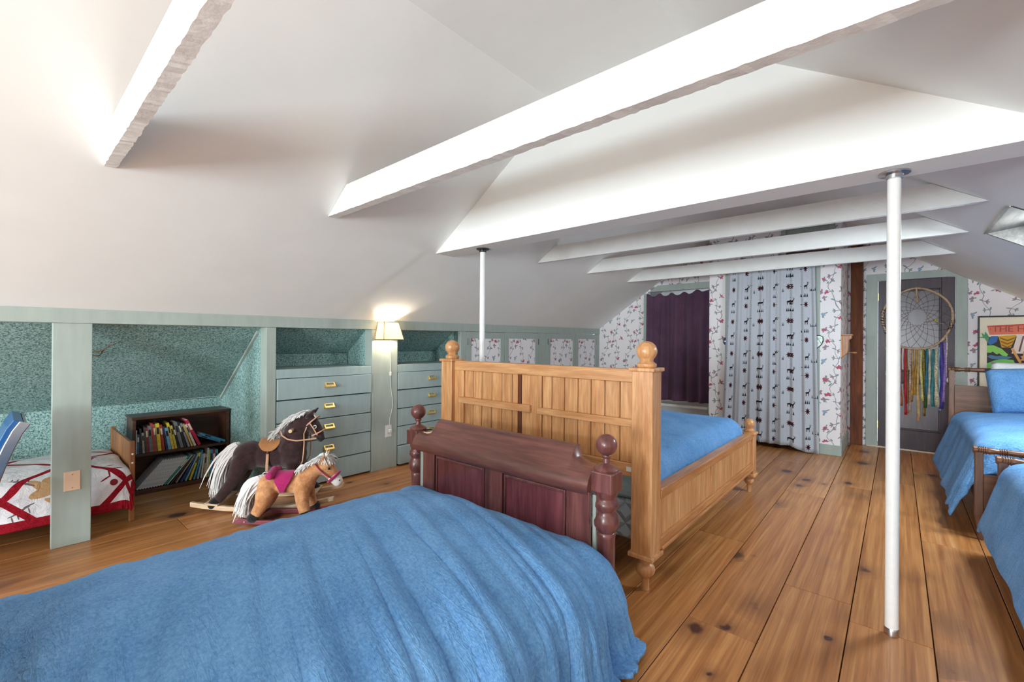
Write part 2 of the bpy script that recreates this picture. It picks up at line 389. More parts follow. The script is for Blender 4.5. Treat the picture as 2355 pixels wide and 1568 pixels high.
# ---- floor: every wide board a plank
floor = sth('floor')
build(MB().box(XB-.1, XR+.1, Y0-.1, YD+.5, -.08, -.022), 'subfloor', M_SUB, floor)
rngp = random.Random(11)
JO = {0: (1.2, 3.87, 5.9), -1: (.4, 2.53, 5.3), -2: (1.0, 2.69, 4.9), -3: (.7, 2.08, 4.4), -4: (.2, 3.08, 5.5), -14: (.83, 3.6)}
for k in range(-19, 7):
    a, b_ = .12+.28*k, .12+.28*(k+1)
    a, b_ = max(a, XB-.05), min(b_, XR)
    if b_-a < .05: continue
    js = JO.get(k, None) or sorted(rngp.uniform(-1, 6.5) for _ in range(3))
    ys = [Y0]+[j for j in js]+[YD+.3]
    for y0, y1 in zip(ys, ys[1:]):
        if y1-y0 < .05: continue
        dz = rngp.uniform(-.0012, .0)
        build(MB().box(a+.0022, b_-.0022, y0+.0014, y1-.0014, -.022, dz), 'plank', M_FLOOR, floor, bevel=.0015, seg=1)
# ---- sloped ceiling left, flat strip, right slope with two skylight openings
def slab(pts, t=.05):
    """sheet from four corners, thickened upwards"""
    return MB().hexa(pts, [(x, y, z+t) for x, y, z in pts])
YE = 7.6
def ceil_piece(name, xa, xb, fa, ya, yb):
    xs = lambda f, y: f(y) if callable(f) else f
    p = [(xs(xa, ya), ya, fa(xs(xa, ya), ya)), (xs(xb, ya), ya, fa(xs(xb, ya), ya)), (xs(xb, yb), yb, fa(xs(xb, yb), yb)), (xs(xa, yb), yb, fa(xs(xa, yb), yb))]
    return slab(p)
ceil = sth('ceiling')
build(ceil_piece('', XL-.0, xLF, zL, Y0, YE), 'ceiling_slope', M_WHITE, ceil)
build(ceil_piece('', xLF, xRF, lambda x, y: zF(y), Y0, YE), 'ceiling_flat', M_WHITE, ceil)
cuts = sorted(SKYS); yp = Y0
for ya, yb, xa, xb in cuts:
    build(ceil_piece('', xRF, XR+.05, zR, yp, ya), 'ceiling_slope', M_WHITE, ceil)
    build(ceil_piece('', xRF, xa, zR, ya, yb), 'ceiling_slope', M_WHITE, ceil)
    build(ceil_piece('', xb, XR+.05, zR, ya, yb), 'ceiling_slope', M_WHITE, ceil); yp = yb
build(ceil_piece('', xRF, XR+.05, zR, yp, YE), 'ceiling_slope', M_WHITE, ceil)
# drywall seams on the flat strip
M_SEAM = plain('taped seam', (226, 223, 218), .9, var=.01)
# ---- skylights
M_REVEAL = wood('grey weathered reveal', (96, 94, 92), (140, 138, 134), (20, 3, 20), .6, 0)
M_SKYF = plain('green grey metal sash', (134, 152, 148), .35, .6, var=.05)
def glassmat():
    m = bpy.data.materials.new('window glass'); m.use_nodes = True; nt = m.node_tree; b = nt.nodes['Principled BSDF']
    out = nt.nodes['Material Output']; tr = nt.nodes.new('ShaderNodeBsdfTransparent'); tr.inputs[0].default_value = (.86, .94, .98, 1)
    gl = nt.nodes.new('ShaderNodeBsdfGlossy'); gl.inputs['Roughness'].default_value = .02
    mx = nt.nodes.new('ShaderNodeMixShader'); mx.inputs[0].default_value = .08
    nt.links.new(tr.outputs[0], mx.inputs[1]); nt.links.new(gl.outputs[0], mx.inputs[2]); nt.links.new(mx.outputs[0], out.inputs[0]); nt.nodes.remove(b); return m
M_GLASS = glassmat()
nrm = SKYN
for i, (ya, yb, SX0, SX1) in enumerate(SKYS):
    wd = sth('window_%d' % (i+1), (SX0, ya, 0)); D = .12
    def SP(x, y, h): return Vector((x, y, zR(x, y))) + nrm*h
    e = .004; lo = [(SX0+e, ya+e), (SX1-e, ya+e), (SX1-e, yb-e), (SX0+e, yb-e)]                 # opening in the plaster
    hi = [(SX0+.13, ya+.03), (SX1-.02, ya+.03), (SX1-.02, yb-.05), (SX0+.13, yb-.05)]           # splayed in to the sash
    ou = [(-.02, -.02), (.02, -.02), (.02, .02), (-.02, .02)]
    for k in range(4):
        m_ = (k+1) % 4
        B = [SP(*lo[k], -.002), SP(*lo[m_], -.002), SP(*hi[m_], D), SP(*hi[k], D)]
        dv = Vector(((0, -.02, 0), (.02, 0, 0), (0, .02, 0), (-.02, 0, 0))[k])
        build(MB().hexa(B, [p+dv for p in B]), 'reveal', M_REVEAL, wd)
    fr = MB(); g = .045; X0, X1, Ya, Yb = SX0+.13, SX1-.02, ya+.03, yb-.05
    def bar(xa, xb, y0, y1, h0, h1): fr.hexa([SP(xa, y0, h0), SP(xb, y0, h0), SP(xb, y1, h0), SP(xa, y1, h0)], [SP(xa, y0, h1), SP(xb, y0, h1), SP(xb, y1, h1), SP(xa, y1, h1)])
    for a in ((X0, X0+g, Ya, Yb), (X1-g, X1, Ya, Yb), (X0+g, X1-g, Ya, Ya+g), (X0+g, X1-g, Yb-g, Yb)): bar(*a, D-.002, D+.04)
    build(fr, 'sash', M_SKYF, wd, bevel=.004)
    gm = MB().hexa([SP(X0+g, Ya+g, D+.02), SP(X1-g, Ya+g, D+.02), SP(X1-g, Yb-g, D+.02), SP(X0+g, Yb-g, D+.02)], [SP(X0+g, Ya+g, D+.025), SP(X1-g, Ya+g, D+.025), SP(X1-g, Yb-g, D+.025), SP(X0+g, Yb-g, D+.025)])
    build(gm, 'pane', M_GLASS, wd)
# ---- header gable wall in mid room
def gable(y, z0):
    return [((z0-1.976-.007*y)/.682-2.97, z0), (.343+(2.065+.0115*y-z0)/.63, z0), (xRF(y), zF(y)), (xLF(y), zF(y))]
g = gable(2.53, 1.993)
wh = struct(build(MB().prism(g, 'y', 2.434, 2.63), 'wall_header', M_WHITE))
# ---- collar beams
def beam(y, th, z0, h, label, rot=0):
    pts = []
    for zz in (z0, z0+h): pts.append(((zz-1.976-.007*y)/.682-2.97+.004, .343+(2.065+.0115*y-zz)/.63-.004, zz))
    poly = [(pts[0][0], pts[0][2]), (pts[0][1], pts[0][2]), (pts[1][1], pts[1][2]), (pts[1][0], pts[1][2])]
    # rough-hewn lower arris: subdivide along x and jitter
    mb = MB(); n = 150; vs = []; rg = random.Random(int(y*100))
    for i in range(n+1):
        t = i/n
        xb_ = poly[0][0]+(poly[1][0]-poly[0][0])*t; xt = poly[3][0]+(poly[2][0]-poly[3][0])*t
        j = lambda a: rg.uniform(-a, a)
        rr = .0016 if y < 2 else .0006
        vs += [(xb_, y+j(rr), z0+j(rr)), (xb_, y+th+j(rr*1.6), z0+j(rr)), (xt, y+th, z0+h), (xt, y, z0+h)]
    fs = [(0, 1, 2, 3), tuple(4*n+k for k in (3, 2, 1, 0))]
    for i in range(n):
        for k in range(4): fs.append((4*i+k, 4*i+(k+1) % 4, 4*i+4+(k+1) % 4, 4*i+4+k))
    mb.add(vs, fs)
    o = build(mb, 'ceiling_beam', M_BEAM); return tag(o, label, 'beam', 'white collar beams')
beam(.325, .045, 2.066, .16, 'rough white collar beam above the blue bed, nearest the swivel chair')
beam(1.425, .055, 2.066, .16, 'thick rough white collar beam just before the plastered header')
beam(3.70, .04, 2.075, .15, 'smooth white joist right behind the plastered header')
beam(4.68, .04, 2.083, .15, 'smooth white joist, middle one of the three behind the header')
beam(5.745, .04, 2.090, .15, 'smooth white joist in front of the printed curtain')
# ---- support poles
def pole(x, y, z1, r, label, lean=0):
    t = thing('support_pole', label, 'pole', (x, y, 0), 'white support poles')
    build(MB().tube([(0, 0, .012), (lean, 0, z1-.004)], r, 20), 'shaft', M_POLE, t, 40, local=True)
    build(MB().lathe([(r*.9, 0), (r*1.12, 0), (r*1.12, .022), (r*1.0, .03)], n=20), 'foot_collar', M_CHROME, t, 40, local=True)
    build(MB().lathe([(r*1.0, z1-.03), (r*1.25, z1-.028), (r*1.3, z1-.012), (r*2.3, z1-.008), (r*2.3, z1-.001)], (lean, 0, 0), 20), 'top_flange', M_BLACK if lean else M_CHROME, t, 40, local=True)
pole(-.014, 2.535, 1.993, .024, 'thin white support pole standing on the open floorboards', 0)
pole(-2.52, 2.545, 1.993, .022, 'thin white support pole behind the tall pine headboard', .001)
# ---- left knee wall: top trim, post, stiles, alcove lining
def skew_box(x0, x1, y0, y1, zb, zt):
    return MB().hexa([(x0,y0,zb(y0)),(x1,y0,zb(y0)),(x1,y1,zb(y1)),(x0,y1,zb(y1))], [(x0,y0,zt(y0)),(x1,y0,zt(y0)),(x1,y1,zt(y1)),(x0,y1,zt(y1))])
tr1 = struct(build(skew_box(XL-.14, XL+.012, Y0, YB, trimB, lambda y: min(trimT(y), zL(XL-.14, y)+.10)), 'trim_1', M_SAGE, bevel=.003))
zero = lambda y: 0
struct(build(skew_box(XL-.055, XL+.004, .214, .387, zero, trimB), 'trim_2', M_SAGE, bevel=.003))
struct(build(skew_box(XL-.12, XL+.004, 1.395, 1.468, zero, trimB), 'trim_3', M_SAGE, bevel=.003))
struct(build(skew_box(XL-.12, XL+.006, 2.33, 2.617, zero, trimB), 'trim_4', M_SAGE, bevel=.003))
struct(build(skew_box(XL-.05, XL+.004, 3.47, 3.556, zero, trimB), 'trim_5', M_TEAL, bevel=.003))
struct(build(skew_box(XL-.05, XL+.004, 4.93, 5.128, zero, trimB), 'trim_6', M_TEAL, bevel=.003))
struct(build(skew_box(XL-.05, XL+.004, 6.53, YB, zero, trimB), 'trim_7', M_TEAL, bevel=.003))
struct(build(MB().box(XB-.06, XB, Y0, 3.6, 0, zL(XB, 0)-.001), 'wall_left', M_SPECK))
# alcove roof lining: continues the slope behind the trim
ca = ceil_piece('', XB-.06, XL-.001, lambda x, y: zL(x, y)-.004, Y0, YB)
struct(build(ca, 'ceiling_alcove', M_SPECK))
# partition closing the play alcove and the drawer bays
def partition(y0, y1, name, mat):
    return struct(build(MB().prism([(XB, 0), (XL-.12, 0), (XL-.12, trimB(y0)), (-3.93, zL(-3.93, y0)-.006), (XB, zL(XB, y0)-.006)], 'y', y0, y1), name, mat))
partition(1.395, 1.468, 'wall_alcove', M_SPECK)
partition(3.47, 3.55, 'wall_niche', M_SPECK)
partition(2.335, 2.612, 'wall_drawers', M_SPECK)
# moulding strips in the alcove
al = sth('trim_8', (XB, 0, 0))
build(MB().box(XB, XB+.012, Y0, 1.395, .715, .735), 'rail_strip', M_TEAL, al)
build(MB().prism([(XB, zL(XB, 1.38)-.03), (-3.93, zL(-3.93, 1.38)-.03), (-3.93, zL(-3.93, 1.38)-.006), (XB, zL(XB, 1.38)-.006)], 'y', 1.375, 1.394), 'slope_strip', M_TEAL, al)
# ---- built-in drawer units
DZ = [(.762, .932), (.574, .752), (.396, .566), (.206, .388), (.018, .196)]
def handle(parent, root, y, z):
    """slanted label-frame pull: open window above, curled lip below"""
    x = XL+.012; a = .044; h = MB(); A_, B_ = Vector((0, .0, .024)), Vector((.030, 0, -.010)); d = B_-A_; n_ = Vector((-d.z, 0, d.x)).normalized()*.0035
    def bar(y0, y1, t0, t1):
        lo = [Vector((x, yy, z))+A_+d*t for yy, t in ((y0, t0), (y1, t0), (y1, t1), (y0, t1))]
        h.hexa([p-n_ for p in lo], [p+n_ for p in lo])
    bar(y-a, y+a, 0, .16); bar(y-a, y-a+.012, .16, .62); bar(y+a-.012, y+a, .16, .62); bar(y-a, y+a, .62, 1.0)
    h.box(x+.020, x+.031, y-a, y+a, z-.017, z-.010)
    for s_ in (-1, 1): h.prism([(x, z+.024), (x+.029, z-.010), (x+.024, z-.017), (x, z-.020)], 'y', y+s_*a-(.003 if s_ > 0 else 0), y+s_*a+(0 if s_ > 0 else .003))
    return build(h, 'handle', M_BRASS, parent, bevel=.0008, seg=1)
def drawer_unit(y0, y1, hy, label, pull):
    t = thing('drawer_cabinet', label, 'cabinet', (XL, (y0+y1)/2, 0), 'drawer units built under the eaves')
    c = MB().box(XL-.44, XL-.03, y0, y0+.02, .0, .93).box(XL-.44, XL-.03, y1-.02, y1, .0, .93).box(XL-.44, XL-.42, y0, y1, 0, .93).box(XL-.44, XL-.06, y0, y1, 0, .012)
    build(c, 'carcass', M_RAWBOARD, t)
    build(MB().box(XL-.46, XL+.004, y0+.001, y1-.001, .936, 1.010), 'top_rail', M_SAGEB, t, bevel=.003)
    for i, (z0, z1) in enumerate(DZ):
        p = pull[i]
        d = build(MB().box(XL-.35, XL+.006+p, y0+.006, y1-.006, z0, z1), 'drawer', M_SAGEB, t, bevel=.0025)
        if i < 4: handle_o = handle(d, t, hy, (z0+z1)/2+.01)
        for ch in d.children: ch.location = (p-.006+.0, 0, 0)
    # niche lining above the drawers
    n = MB().box(XL-.455, XL-.44, y0+.003, y1-.003, 1.011, zL(XL-.44, y0)-.012)
    build(n, 'niche_back', M_SPECK, t)
    return t
drawer_unit(1.47, 2.328, 1.908, 'blue-grey five-drawer unit beside the bookcase alcove, behind the rocking horses', (.012, 0, .004, 0, .002))
drawer_unit(2.619, 3.468, 3.046, 'blue-grey five-drawer unit between the lamp post and the papered cupboards', (.004, 0, 0, 0, .03))
# ---- papered cupboards
def cupboard(y0, ym, y1, label, hs):
    t = thing('built_in_cupboard', label, 'cupboard', (XL, (y0+y1)/2, 0), 'papered cupboards built under the eaves')
    build(MB().box(XL-.5, XL-.02, y0+.002, y1-.002, 0, .02).box(XL-.5, XL-.48, y0+.002, y1-.002, .02, .90), 'carcass', M_RAWBOARD, t)
    for a, b_, hy in ((y0, ym, hs[0]), (ym, y1, hs[1])):
        z1 = trimB((a+b_)/2)-.006; a += .003; b_ -= .003; fw = .075; zt = z1-.075
        d = build(MB().box(XL-.018, XL+.006, a, a+fw, .06, z1).box(XL-.018, XL+.006, b_-fw, b_, .06, z1).box(XL-.018, XL+.006, a+fw, b_-fw, zt, z1)
                  .box(XL-.018, XL+.006, a+fw, b_-fw, .06, .14), 'door', M_TEAL, t, bevel=.002)
        build(MB().box(XL-.010, XL-.002, a+fw, b_-fw, .14, zt), 'papered_panel', M_FLY, d)
        for hz in (1.25, .3): build(MB().box(XL+.006, XL+.012, hy-.006, hy+.006, hz-.04, hz+.04), 'hinge', M_CHROME, d)
cupboard(3.556, 4.222, 4.93, 'teal two-door cupboard with floral panels next to the drawer unit', (3.57, 4.92))
cupboard(5.128, 5.868, 6.53, 'teal two-door cupboard with floral panels next to the aubergine curtain wall', (5.14, 6.52))
# ---- right knee wall and near gable, behind the viewer
struct(build(MB().prism([(Y0, 0), (YD+.3, 0), (YD+.3, zR(XR, YD)), (Y0, zR(XR, Y0))], 'x', XR, XR+.06), 'wall_right', M_WHITE))
WX = ((-2.83, -1.87), (-.83, .13)); WZ = (.5, 1.8)
gf = [(XB, 0), (XR, 0), (XR, zR(XR, Y0)), (xRF(Y0), zF(Y0)), (xLF(Y0), zF(Y0)), (XB, zL(XB, Y0))]
wf = sth('wall_front')
topz = lambda x: min(zL(x, Y0), zF(Y0), zR(x, Y0))
xs = [XB, WX[0][0], WX[0][1], WX[1][0], WX[1][1], XR]
for i in range(5):
    a, b_ = xs[i], xs[i+1]
    tops = [(x, topz(x)) for x in sorted({a, b_, *[q for q in (xLF(Y0), xRF(Y0)) if a < q < b_]})]
    if i in (1, 3):
        build(MB().prism([(a, 0), (b_, 0), (b_, WZ[0]), (a, WZ[0])], 'y', Y0-.1, Y0), 'wall_panel', M_WHITE, wf)
        build(MB().prism([(a, WZ[1]), (b_, WZ[1])]+tops[::-1], 'y', Y0-.1, Y0), 'wall_panel', M_WHITE, wf)
        wd = sth('window_%d' % (2+i//2), ((a+b_)/2, Y0, WZ[0])); fr = MB()
        for q in ((a, a+.05, WZ[0], WZ[1]), (b_-.05, b_, WZ[0], WZ[1]), (a+.05, b_-.05, WZ[0], WZ[0]+.05), (a+.05, b_-.05, WZ[1]-.05, WZ[1]), (a+.05, b_-.05, 1.13, 1.17)): fr.box(q[0], q[1], Y0-.08, Y0-.03, q[2], q[3])
        build(fr, 'sash', M_BEAM, wd); build(MB().box(a+.05, b_-.05, Y0-.06, Y0-.055, WZ[0]+.05, WZ[1]-.05), 'pane', M_GLASS, wd)
    else: build(MB().prism([(a, 0), (b_, 0)]+tops[::-1], 'y', Y0-.1, Y0), 'wall_panel', M_WHITE, wf)
# ---- far wall (left part) with the purple-curtained opening
wb = sth('wall_back')
OX0, OX1, OZ = -2.93, -2.03, 2.035
zt = lambda x, y=YB: min(zL(x, y), zF(y), zR(x, y))
build(MB().prism([(XL, 0), (OX0, 0), (OX0, zt(OX0)), (XL, zt(XL))], 'y', YB, YB+.08), 'wall_panel', M_FLX, wb)
build(MB().prism([(OX0, OZ), (-1.80, OZ), (-1.80, zt(-1.80)), (OX0, zt(OX0))], 'y', YB, YB+.08), 'wall_panel', M_FLX, wb)
build(MB().prism([(OX1, 0), (-1.80, 0), (-1.80, OZ), (OX1, OZ)], 'y', YB, YB+.08), 'wall_panel', M_FLX, wb)
cl = struct(build(MB().box(OX0-.2, OX1+.15, YB+.5, YB+.52, 0, 2.2).box(OX0-.2, OX0-.18, YB+.08, YB+.5, 0, 2.2), 'wall_closet_lining', M_WHITE))
tp = sth('trim_9', (OX0, YB, 0))
build(MB().box(OX0-.06, OX0, YB-.018, YB, 0, zt(OX0-.05)-.005), 'jamb', M_SAGE, tp, bevel=.002)
build(MB().prism([(OX0+.03, OZ-.005), (OX1+.06, OZ-.005), (OX1+.06, OZ+.085), (OX0+.16, OZ+.085)], 'y', YB-.018, YB), 'head', M_SAGE, tp, bevel=.002)
build(MB().box(OX1, OX1+.06, YB-.018, YB, 0, OZ), 'jamb', M_SAGE, tp, bevel=.002)
build(MB().box(OX0, OX1, YB, YB+.07, .30, .335), 'sill', M_BEAM, tp)
# ---- projecting closet with the printed curtain
BX0, BX1 = -1.88, -.478; CO0, CO1, CZ = -1.62, -.745, 2.16
wc = sth('wall_closet')
ztb = lambda x: min(zL(x, YBOX), zF(YBOX), zR(x, YBOX))
HX0, HX1, HZ0, HZ1 = -1.06, -.56, 2.235, 2.68
def wp(poly, m=M_FLX): build(MB().prism(poly, 'y', YBOX, YBOX+.07), 'wall_panel', m, wc)
wp([(BX0, 0), (CO0, 0), (CO0, ztb(CO0)), (xLF(YBOX) if BX0 < xLF(YBOX) < CO0 else CO0-.001, zF(YBOX)), (BX0, ztb(BX0))])
wp([(CO1, 0), (BX1, 0), (BX1, ztb(BX1)), (HX1, ztb(HX1)), (HX1, CZ), (CO1, CZ)])
wp([(CO0, CZ), (HX0, CZ), (HX0, zF(YBOX)), (CO0, zF(YBOX))])
wp([(HX0, CZ), (HX1, CZ), (HX1, HZ0), (HX0, HZ0)])
wp([(HX0, HZ1+.005), (HX1, HZ1+.005), (HX1, ztb(HX1)), (xRF(YBOX), zF(YBOX)), (HX0, zF(YBOX))])
build(MB().prism([(YBOX+.07, 0), (YD, 0), (YD, zR(BX1, YD)), (YBOX+.07, zR(BX1, YBOX))], 'x', BX1-.06, BX1), 'wall_return', M_FLY, wc)
build(MB().prism([(YBOX+.07, 0), (YD, 0), (YD, zF(YD)-.2), (YBOX+.07, zF(YBOX)-.2)], 'x', BX0, BX0+.06), 'wall_return', M_FLY, wc)
build(MB().box(BX0+.06, BX1-.06, YD-.02, YD, 0, 2.7), 'closet_back', M_RAWBOARD, wc)
# hatch above the curtain
ht = sth('trim_10', (HX0, YBOX, HZ0))
build(MB().box(HX0, HX0+.05, YBOX-.018, YBOX+.02, HZ0, HZ1).box(HX1-.03, HX1+.02, YBOX-.018, YBOX+.02, HZ0, HZ1-.05).prism([(HX0+.05, 2.60), (HX1-.03, 2.60), (HX1-.03, 2.62), (HX1-.07, HZ1), (HX0+.05, HZ1)], 'y', YBOX-.018, YBOX+.02), 'hatch_frame', M_TEAL, ht, bevel=.002)
build(MB().box(HX0+.05, HX1-.03, YBOX+.005, YBOX+.02, 2.40, 2.60), 'hatch_panel', M_TEAL, ht)
build(MB().box(HX0+.05, HX1-.03, YBOX+.035, YBOX+.05, HZ0, 2.40), 'hatch_panel', plain('brown hatch board', (96, 70, 66), .6), ht)
cc = sth('trim_11', (CO0, YBOX, 0))
build(MB().box(CO0-.06, CO0, YBOX-.02, YBOX, 0, CZ), 'jamb', M_SAGE, cc, bevel=.002)
build(MB().box(CO1, CO1+.075, YBOX-.02, YBOX, 0, CZ), 'jamb', M_SAGE, cc, bevel=.002)
bb = sth('baseboard_back', (BX1, YBOX, 0))
build(MB().box(CO1+.075, BX1+.014, YBOX-.014, YBOX, 0, .115), 'board', M_SAGE, bb, bevel=.003)
build(MB().box(BX1, BX1+.014, YBOX, YD-.09, 0, .155), 'board', M_SAGE, bb, bevel=.003)
build(MB().box(BX0, CO0-.06, YBOX-.014, YBOX, 0, .115), 'board', M_SAGE, bb, bevel=.003)
# ---- door wall
wdr = sth('wall_door')
DX0, DX1, DZT = -.185, .495, 2.025
zd = lambda x: min(zR(x, YD), zF(YD))
def wpd(poly): build(MB().prism(poly, 'y', YD, YD+.08), 'wall_panel', M_FLX, wdr)
wpd([(BX1, 0), (DX0, 0), (DX0, zd(DX0)), (BX1, zd(BX1))])
wpd([(DX0, DZT), (DX1, DZT), (DX1, zd(DX1)), (DX0, zd(DX0))])
wpd([(DX1, 0), (XR, 0), (XR, zd(XR)), (DX1, zd(DX1))])
td = sth('trim_12', (DX0, YD, 0))
build(MB().box(DX0-.11, DX0, YD-.02, YD, 0, DZT).prism([(DX0-.11, DZT), (DX1, DZT), (DX1, zd(DX1)-.004), (DX1-.055, DZT+.06), (DX1-.09, DZT+.085), (DX0-.11, DZT+.085)], 'y', YD-.02, YD)
      .prism([(DX1, 0), (DX1+.095, 0), (DX1+.095, zd(DX1+.095)-.004), (DX1, zd(DX1)-.004)], 'y', YD-.02, YD), 'casing', M_SAGE, td, bevel=.002)
build(MB().box(DX0-.1, DX1+.1, YD-.05, YD+.02, 0.0005, .010), 'threshold', plain('pale threshold', (230, 220, 200), .5), td)
dr = sth('door_1', (DX0, YD, 0)); DY = YD-.004
fm = MB(); st = .115
fm.box(DX0+.004, DX0+st, DY, DY+.04, .012, DZT-.005).box(DX1-st, DX1-.004, DY, DY+.04, .012, DZT-.005)
for z0, z1 in ((.012, .235), (.80, .93), (1.90, DZT-.005)): fm.box(DX0+st, DX1-st, DY, DY+.04, z0, z1)
build(fm, 'door_frame', M_DOOR, dr, bevel=.003)
for z0, z1 in ((.235, .80), (.93, 1.90)):
    build(MB().box(DX0+st, DX1-st, DY+.014, DY+.03, z0, z1), 'door_panel', M_DOORP, dr)
    mo = MB()
    for q in ((DX0+st, DX0+st+.02, z0, z1), (DX1-st-.02, DX1-st, z0, z1), (DX0+st+.02, DX1-st-.02, z0, z0+.02), (DX0+st+.02, DX1-st-.02, z1-.02, z1)): mo.box(q[0], q[1], DY+.004, DY+.014, q[2], q[3])
    build(mo, 'moulding', M_DOOR, dr, bevel=.003)
build(MB().lathe([(.012, 0), (.012, -.03), (.028, -.036), (.034, -.05), (.028, -.064), (.001, -.07)], (DX1-.045, DY, .85), 20, 'y'), 'knob', M_WPLAST, dr, 60)
for hz in (.27, 1.83): build(MB().box(DX0-.006, DX0+.008, DY-.006, DY+.002, hz-.045, hz+.045), 'hinge', M_BRASS, dr)
# old timber post
tag(build(MB().box(-.447, -.325, YD-.085, YD-.001, .0, zR(-.325, YD)-.01), 'timber_post', M_POST, bevel=.006), 'reddish brown old timber post between the closet and the panelled door', 'post')

# ================================================================== CLOTH
def drape(name, mat, x0, x1, y0, y1, z, over, R=.08, flare=.18, dome=.03, fold=.012, ff=22, wr=.010, n=(90, 110), seed=0, thick=.018, zmin=.03, zfun=None, corner=1.0, post=None, Ry=None, fstart=.3):
    R0 = R; Ry = Ry or R
    """a cover lying on a mattress top (x0..x1, y0..y1, z) and hanging over: over=(left, right, near, far)"""
    ol, orr, on, of = over; mb = MB(); nx, ny = n
    for j in range(ny+1):
        for i in range(nx+1):
            a = x0-ol+(x1-x0+ol+orr)*i/nx; b = y0-on+(y1-y0+on+of)*j/ny
            cx, cy = max(x0, min(x1, a)), max(y0, min(y1, b)); dx, dy = a-cx, b-cy; r = hypot(dx, dy)*1.0
            if dx and dy: r *= corner
            fx = (cx-(x0+x1)/2)/((x1-x0)/2); fy = (cy-(y0+y1)/2)/((y1-y0)/2)
            top = z + dome*(1-fx*fx)*(1-fy**6) + (zfun(cx, cy) if zfun else 0)
            X, Y, Zz = cx, cy, top
            if r > 0:
                ux, uy = dx/hypot(dx, dy), dy/hypot(dx, dy); R = R0*ux*ux+Ry*uy*uy
                f0 = math.atan(4*dome/(x1-x0))*abs(ux)*(1-fy**6); q = R*(pi/2-f0)
                if r < q: out, drop = R*(sin(r/R+f0)-sin(f0)), R*(cos(f0)-cos(r/R+f0))
                else: out, drop = R*(1-sin(f0))+flare*(r-q), R*cos(f0)+(r-q)*sqrt(1-flare*flare)
                s_ = b*abs(ux)+a*abs(uy); h = min(1, drop/fstart)
                out += fold*h*(sin(ff*s_+2.2*noise.noise((s_*3, seed, 1)))+.6*sin(ff*2.3*s_+seed)+.4)
                X += ux*out; Y += uy*out; Zz = top-drop
            p = (a*1.0, b*1.0, seed*3.1)
            rid = 1-abs(noise.noise((a*3.1+b*1.3, b*1.5-a*.6, seed)))*2.2
            w_ = max(0, rid)**3*wr + noise.noise((a*7, b*5, seed+4))*wr*.45
            Zz += w_ if r < R0 else 0
            X += (w_*dx/r if r > 0 else 0); Y += (w_*dy/r if r > 0 else 0)
            P = Vector((X, Y, max(zmin, Zz)))
            if post: P = post(P, a, b)
            mb.uv[len(mb.v)] = (a, b); mb.v.append(tuple(P))
    W_ = nx+1
    for j in range(ny):
        for i in range(nx): mb.f.append((j*W_+i, j*W_+i+1, (j+1)*W_+i+1, (j+1)*W_+i))
    o = build(mb, name, mat, None, 180)
    sm = o.modifiers.new('cloth', 'SOLIDIFY'); sm.thickness = thick; sm.offset = 1
    ss = o.modifiers.new('soft', 'SUBSURF'); ss.levels = 1; ss.render_levels = 1
    return o
def cushion(mb, c, sx, sy, sz, rot, n=18):
    """pillow: pinched rim, full middle"""
    vs = []; fs = []
    for s_ in (1, -1):
        for j in range(n+1):
            for i in range(n+1):
                u, v = i/n*2-1, j/n*2-1; e = (1-u**4)*(1-v**4)
                k = 1+.05*(u*u*v*v)
                p = Vector((u*sx*k*(1-.05*(v*v)), v*sy*k*(1-.05*u*u), s_*sz*(e**.55)+.010*noise.noise((u*3, v*3, s_*2))*e)); p.rotate(rot)
                vs.append(Vector(c)+p)
    W_ = n+1
    for s_ in (0, 1):
        o = s_*W_*W_
        for j in range(n):
            for i in range(n):
                q = (o+j*W_+i, o+j*W_+i+1, o+(j+1)*W_+i+1, o+(j+1)*W_+i); fs.append(q if s_ == 0 else q[::-1])
    return mb.add(vs, fs)

# ================================================================== PINE BED
PB = thing('pine_bed', 'honey pine four-post bed with tall boarded headboard and ball finials', 'bed', (-1.70, 3.15, 0))
HY, PW = 2.165, .056
def pine_post(x, y, w_, top, foot, fin, name='post'):
    p = build(MB().box(x-w_, x+w_, y-w_, y+w_, foot, top), name, M_PINE, PB, bevel=.006)
    build(MB().box(x-w_-.012, x+w_+.012, y-w_-.012, y+w_+.012, foot-.016, foot+.008), 'foot_moulding', M_PINE, p, bevel=.006)
    build(MB().box(x-w_-.012, x+w_+.012, y-w_-.012, y+w_+.012, top-.006, top+.014), 'cap', M_PINE, p, bevel=.006)
    t = top+.014; r = fin
    prof = [(r*.86, 0), (r*.95, r*.12), (r*.95, r*.34), (r*.72, r*.5), (r*.60, r*.62), (r*.66, r*.72)]
    prof += [(r*sin(a), r*1.58-r*cos(a)) for a in [.72+.2*i for i in range(12)] if a < pi] + [(.001, r*2.58)]
    build(MB().lathe(prof, (x, y, t), 24), 'finial', M_PINE, p, 50)
    k = foot-.016; b_ = .044*w_/.056+.004
    prof = [(b_*.45, -k), (b_*.42, -k+.004), (b_*.40, -k+.055), (b_*.5, -k+.062)]
    prof += [(b_*sin(a), -k+.058+b_*.9-b_*.9*cos(a)) for a in (.6, .9, 1.2, 1.57, 1.9, 2.2, 2.5)] + [(b_*.62, -.012), (b_*.72, 0)]
    build(MB().lathe(prof, (x, y, k), 22), 'turned_foot', M_PINE, p, 50)
for x in (-2.445, -.965): pine_post(x, HY, PW, 1.11, .185, .052)
for x in (-2.445, -.945): pine_post(x, 4.17, .045, .49, .15, .043)
hx0, hx1 = -2.389, -1.021
build(MB().box(hx0, hx1, HY-.03, HY+.03, 1.045, 1.112), 'top_rail', M_PINEX, PB, bevel=.004)
build(MB().box(hx0, hx1, HY-.022, HY+.03, .556, .625), 'bottom_rail', M_PINEX, PB, bevel=.004)
build(MB().box(hx0, -2.30, HY-.024, HY+.026, .625, 1.045), 'stile', M_PINE, PB, bevel=.002)
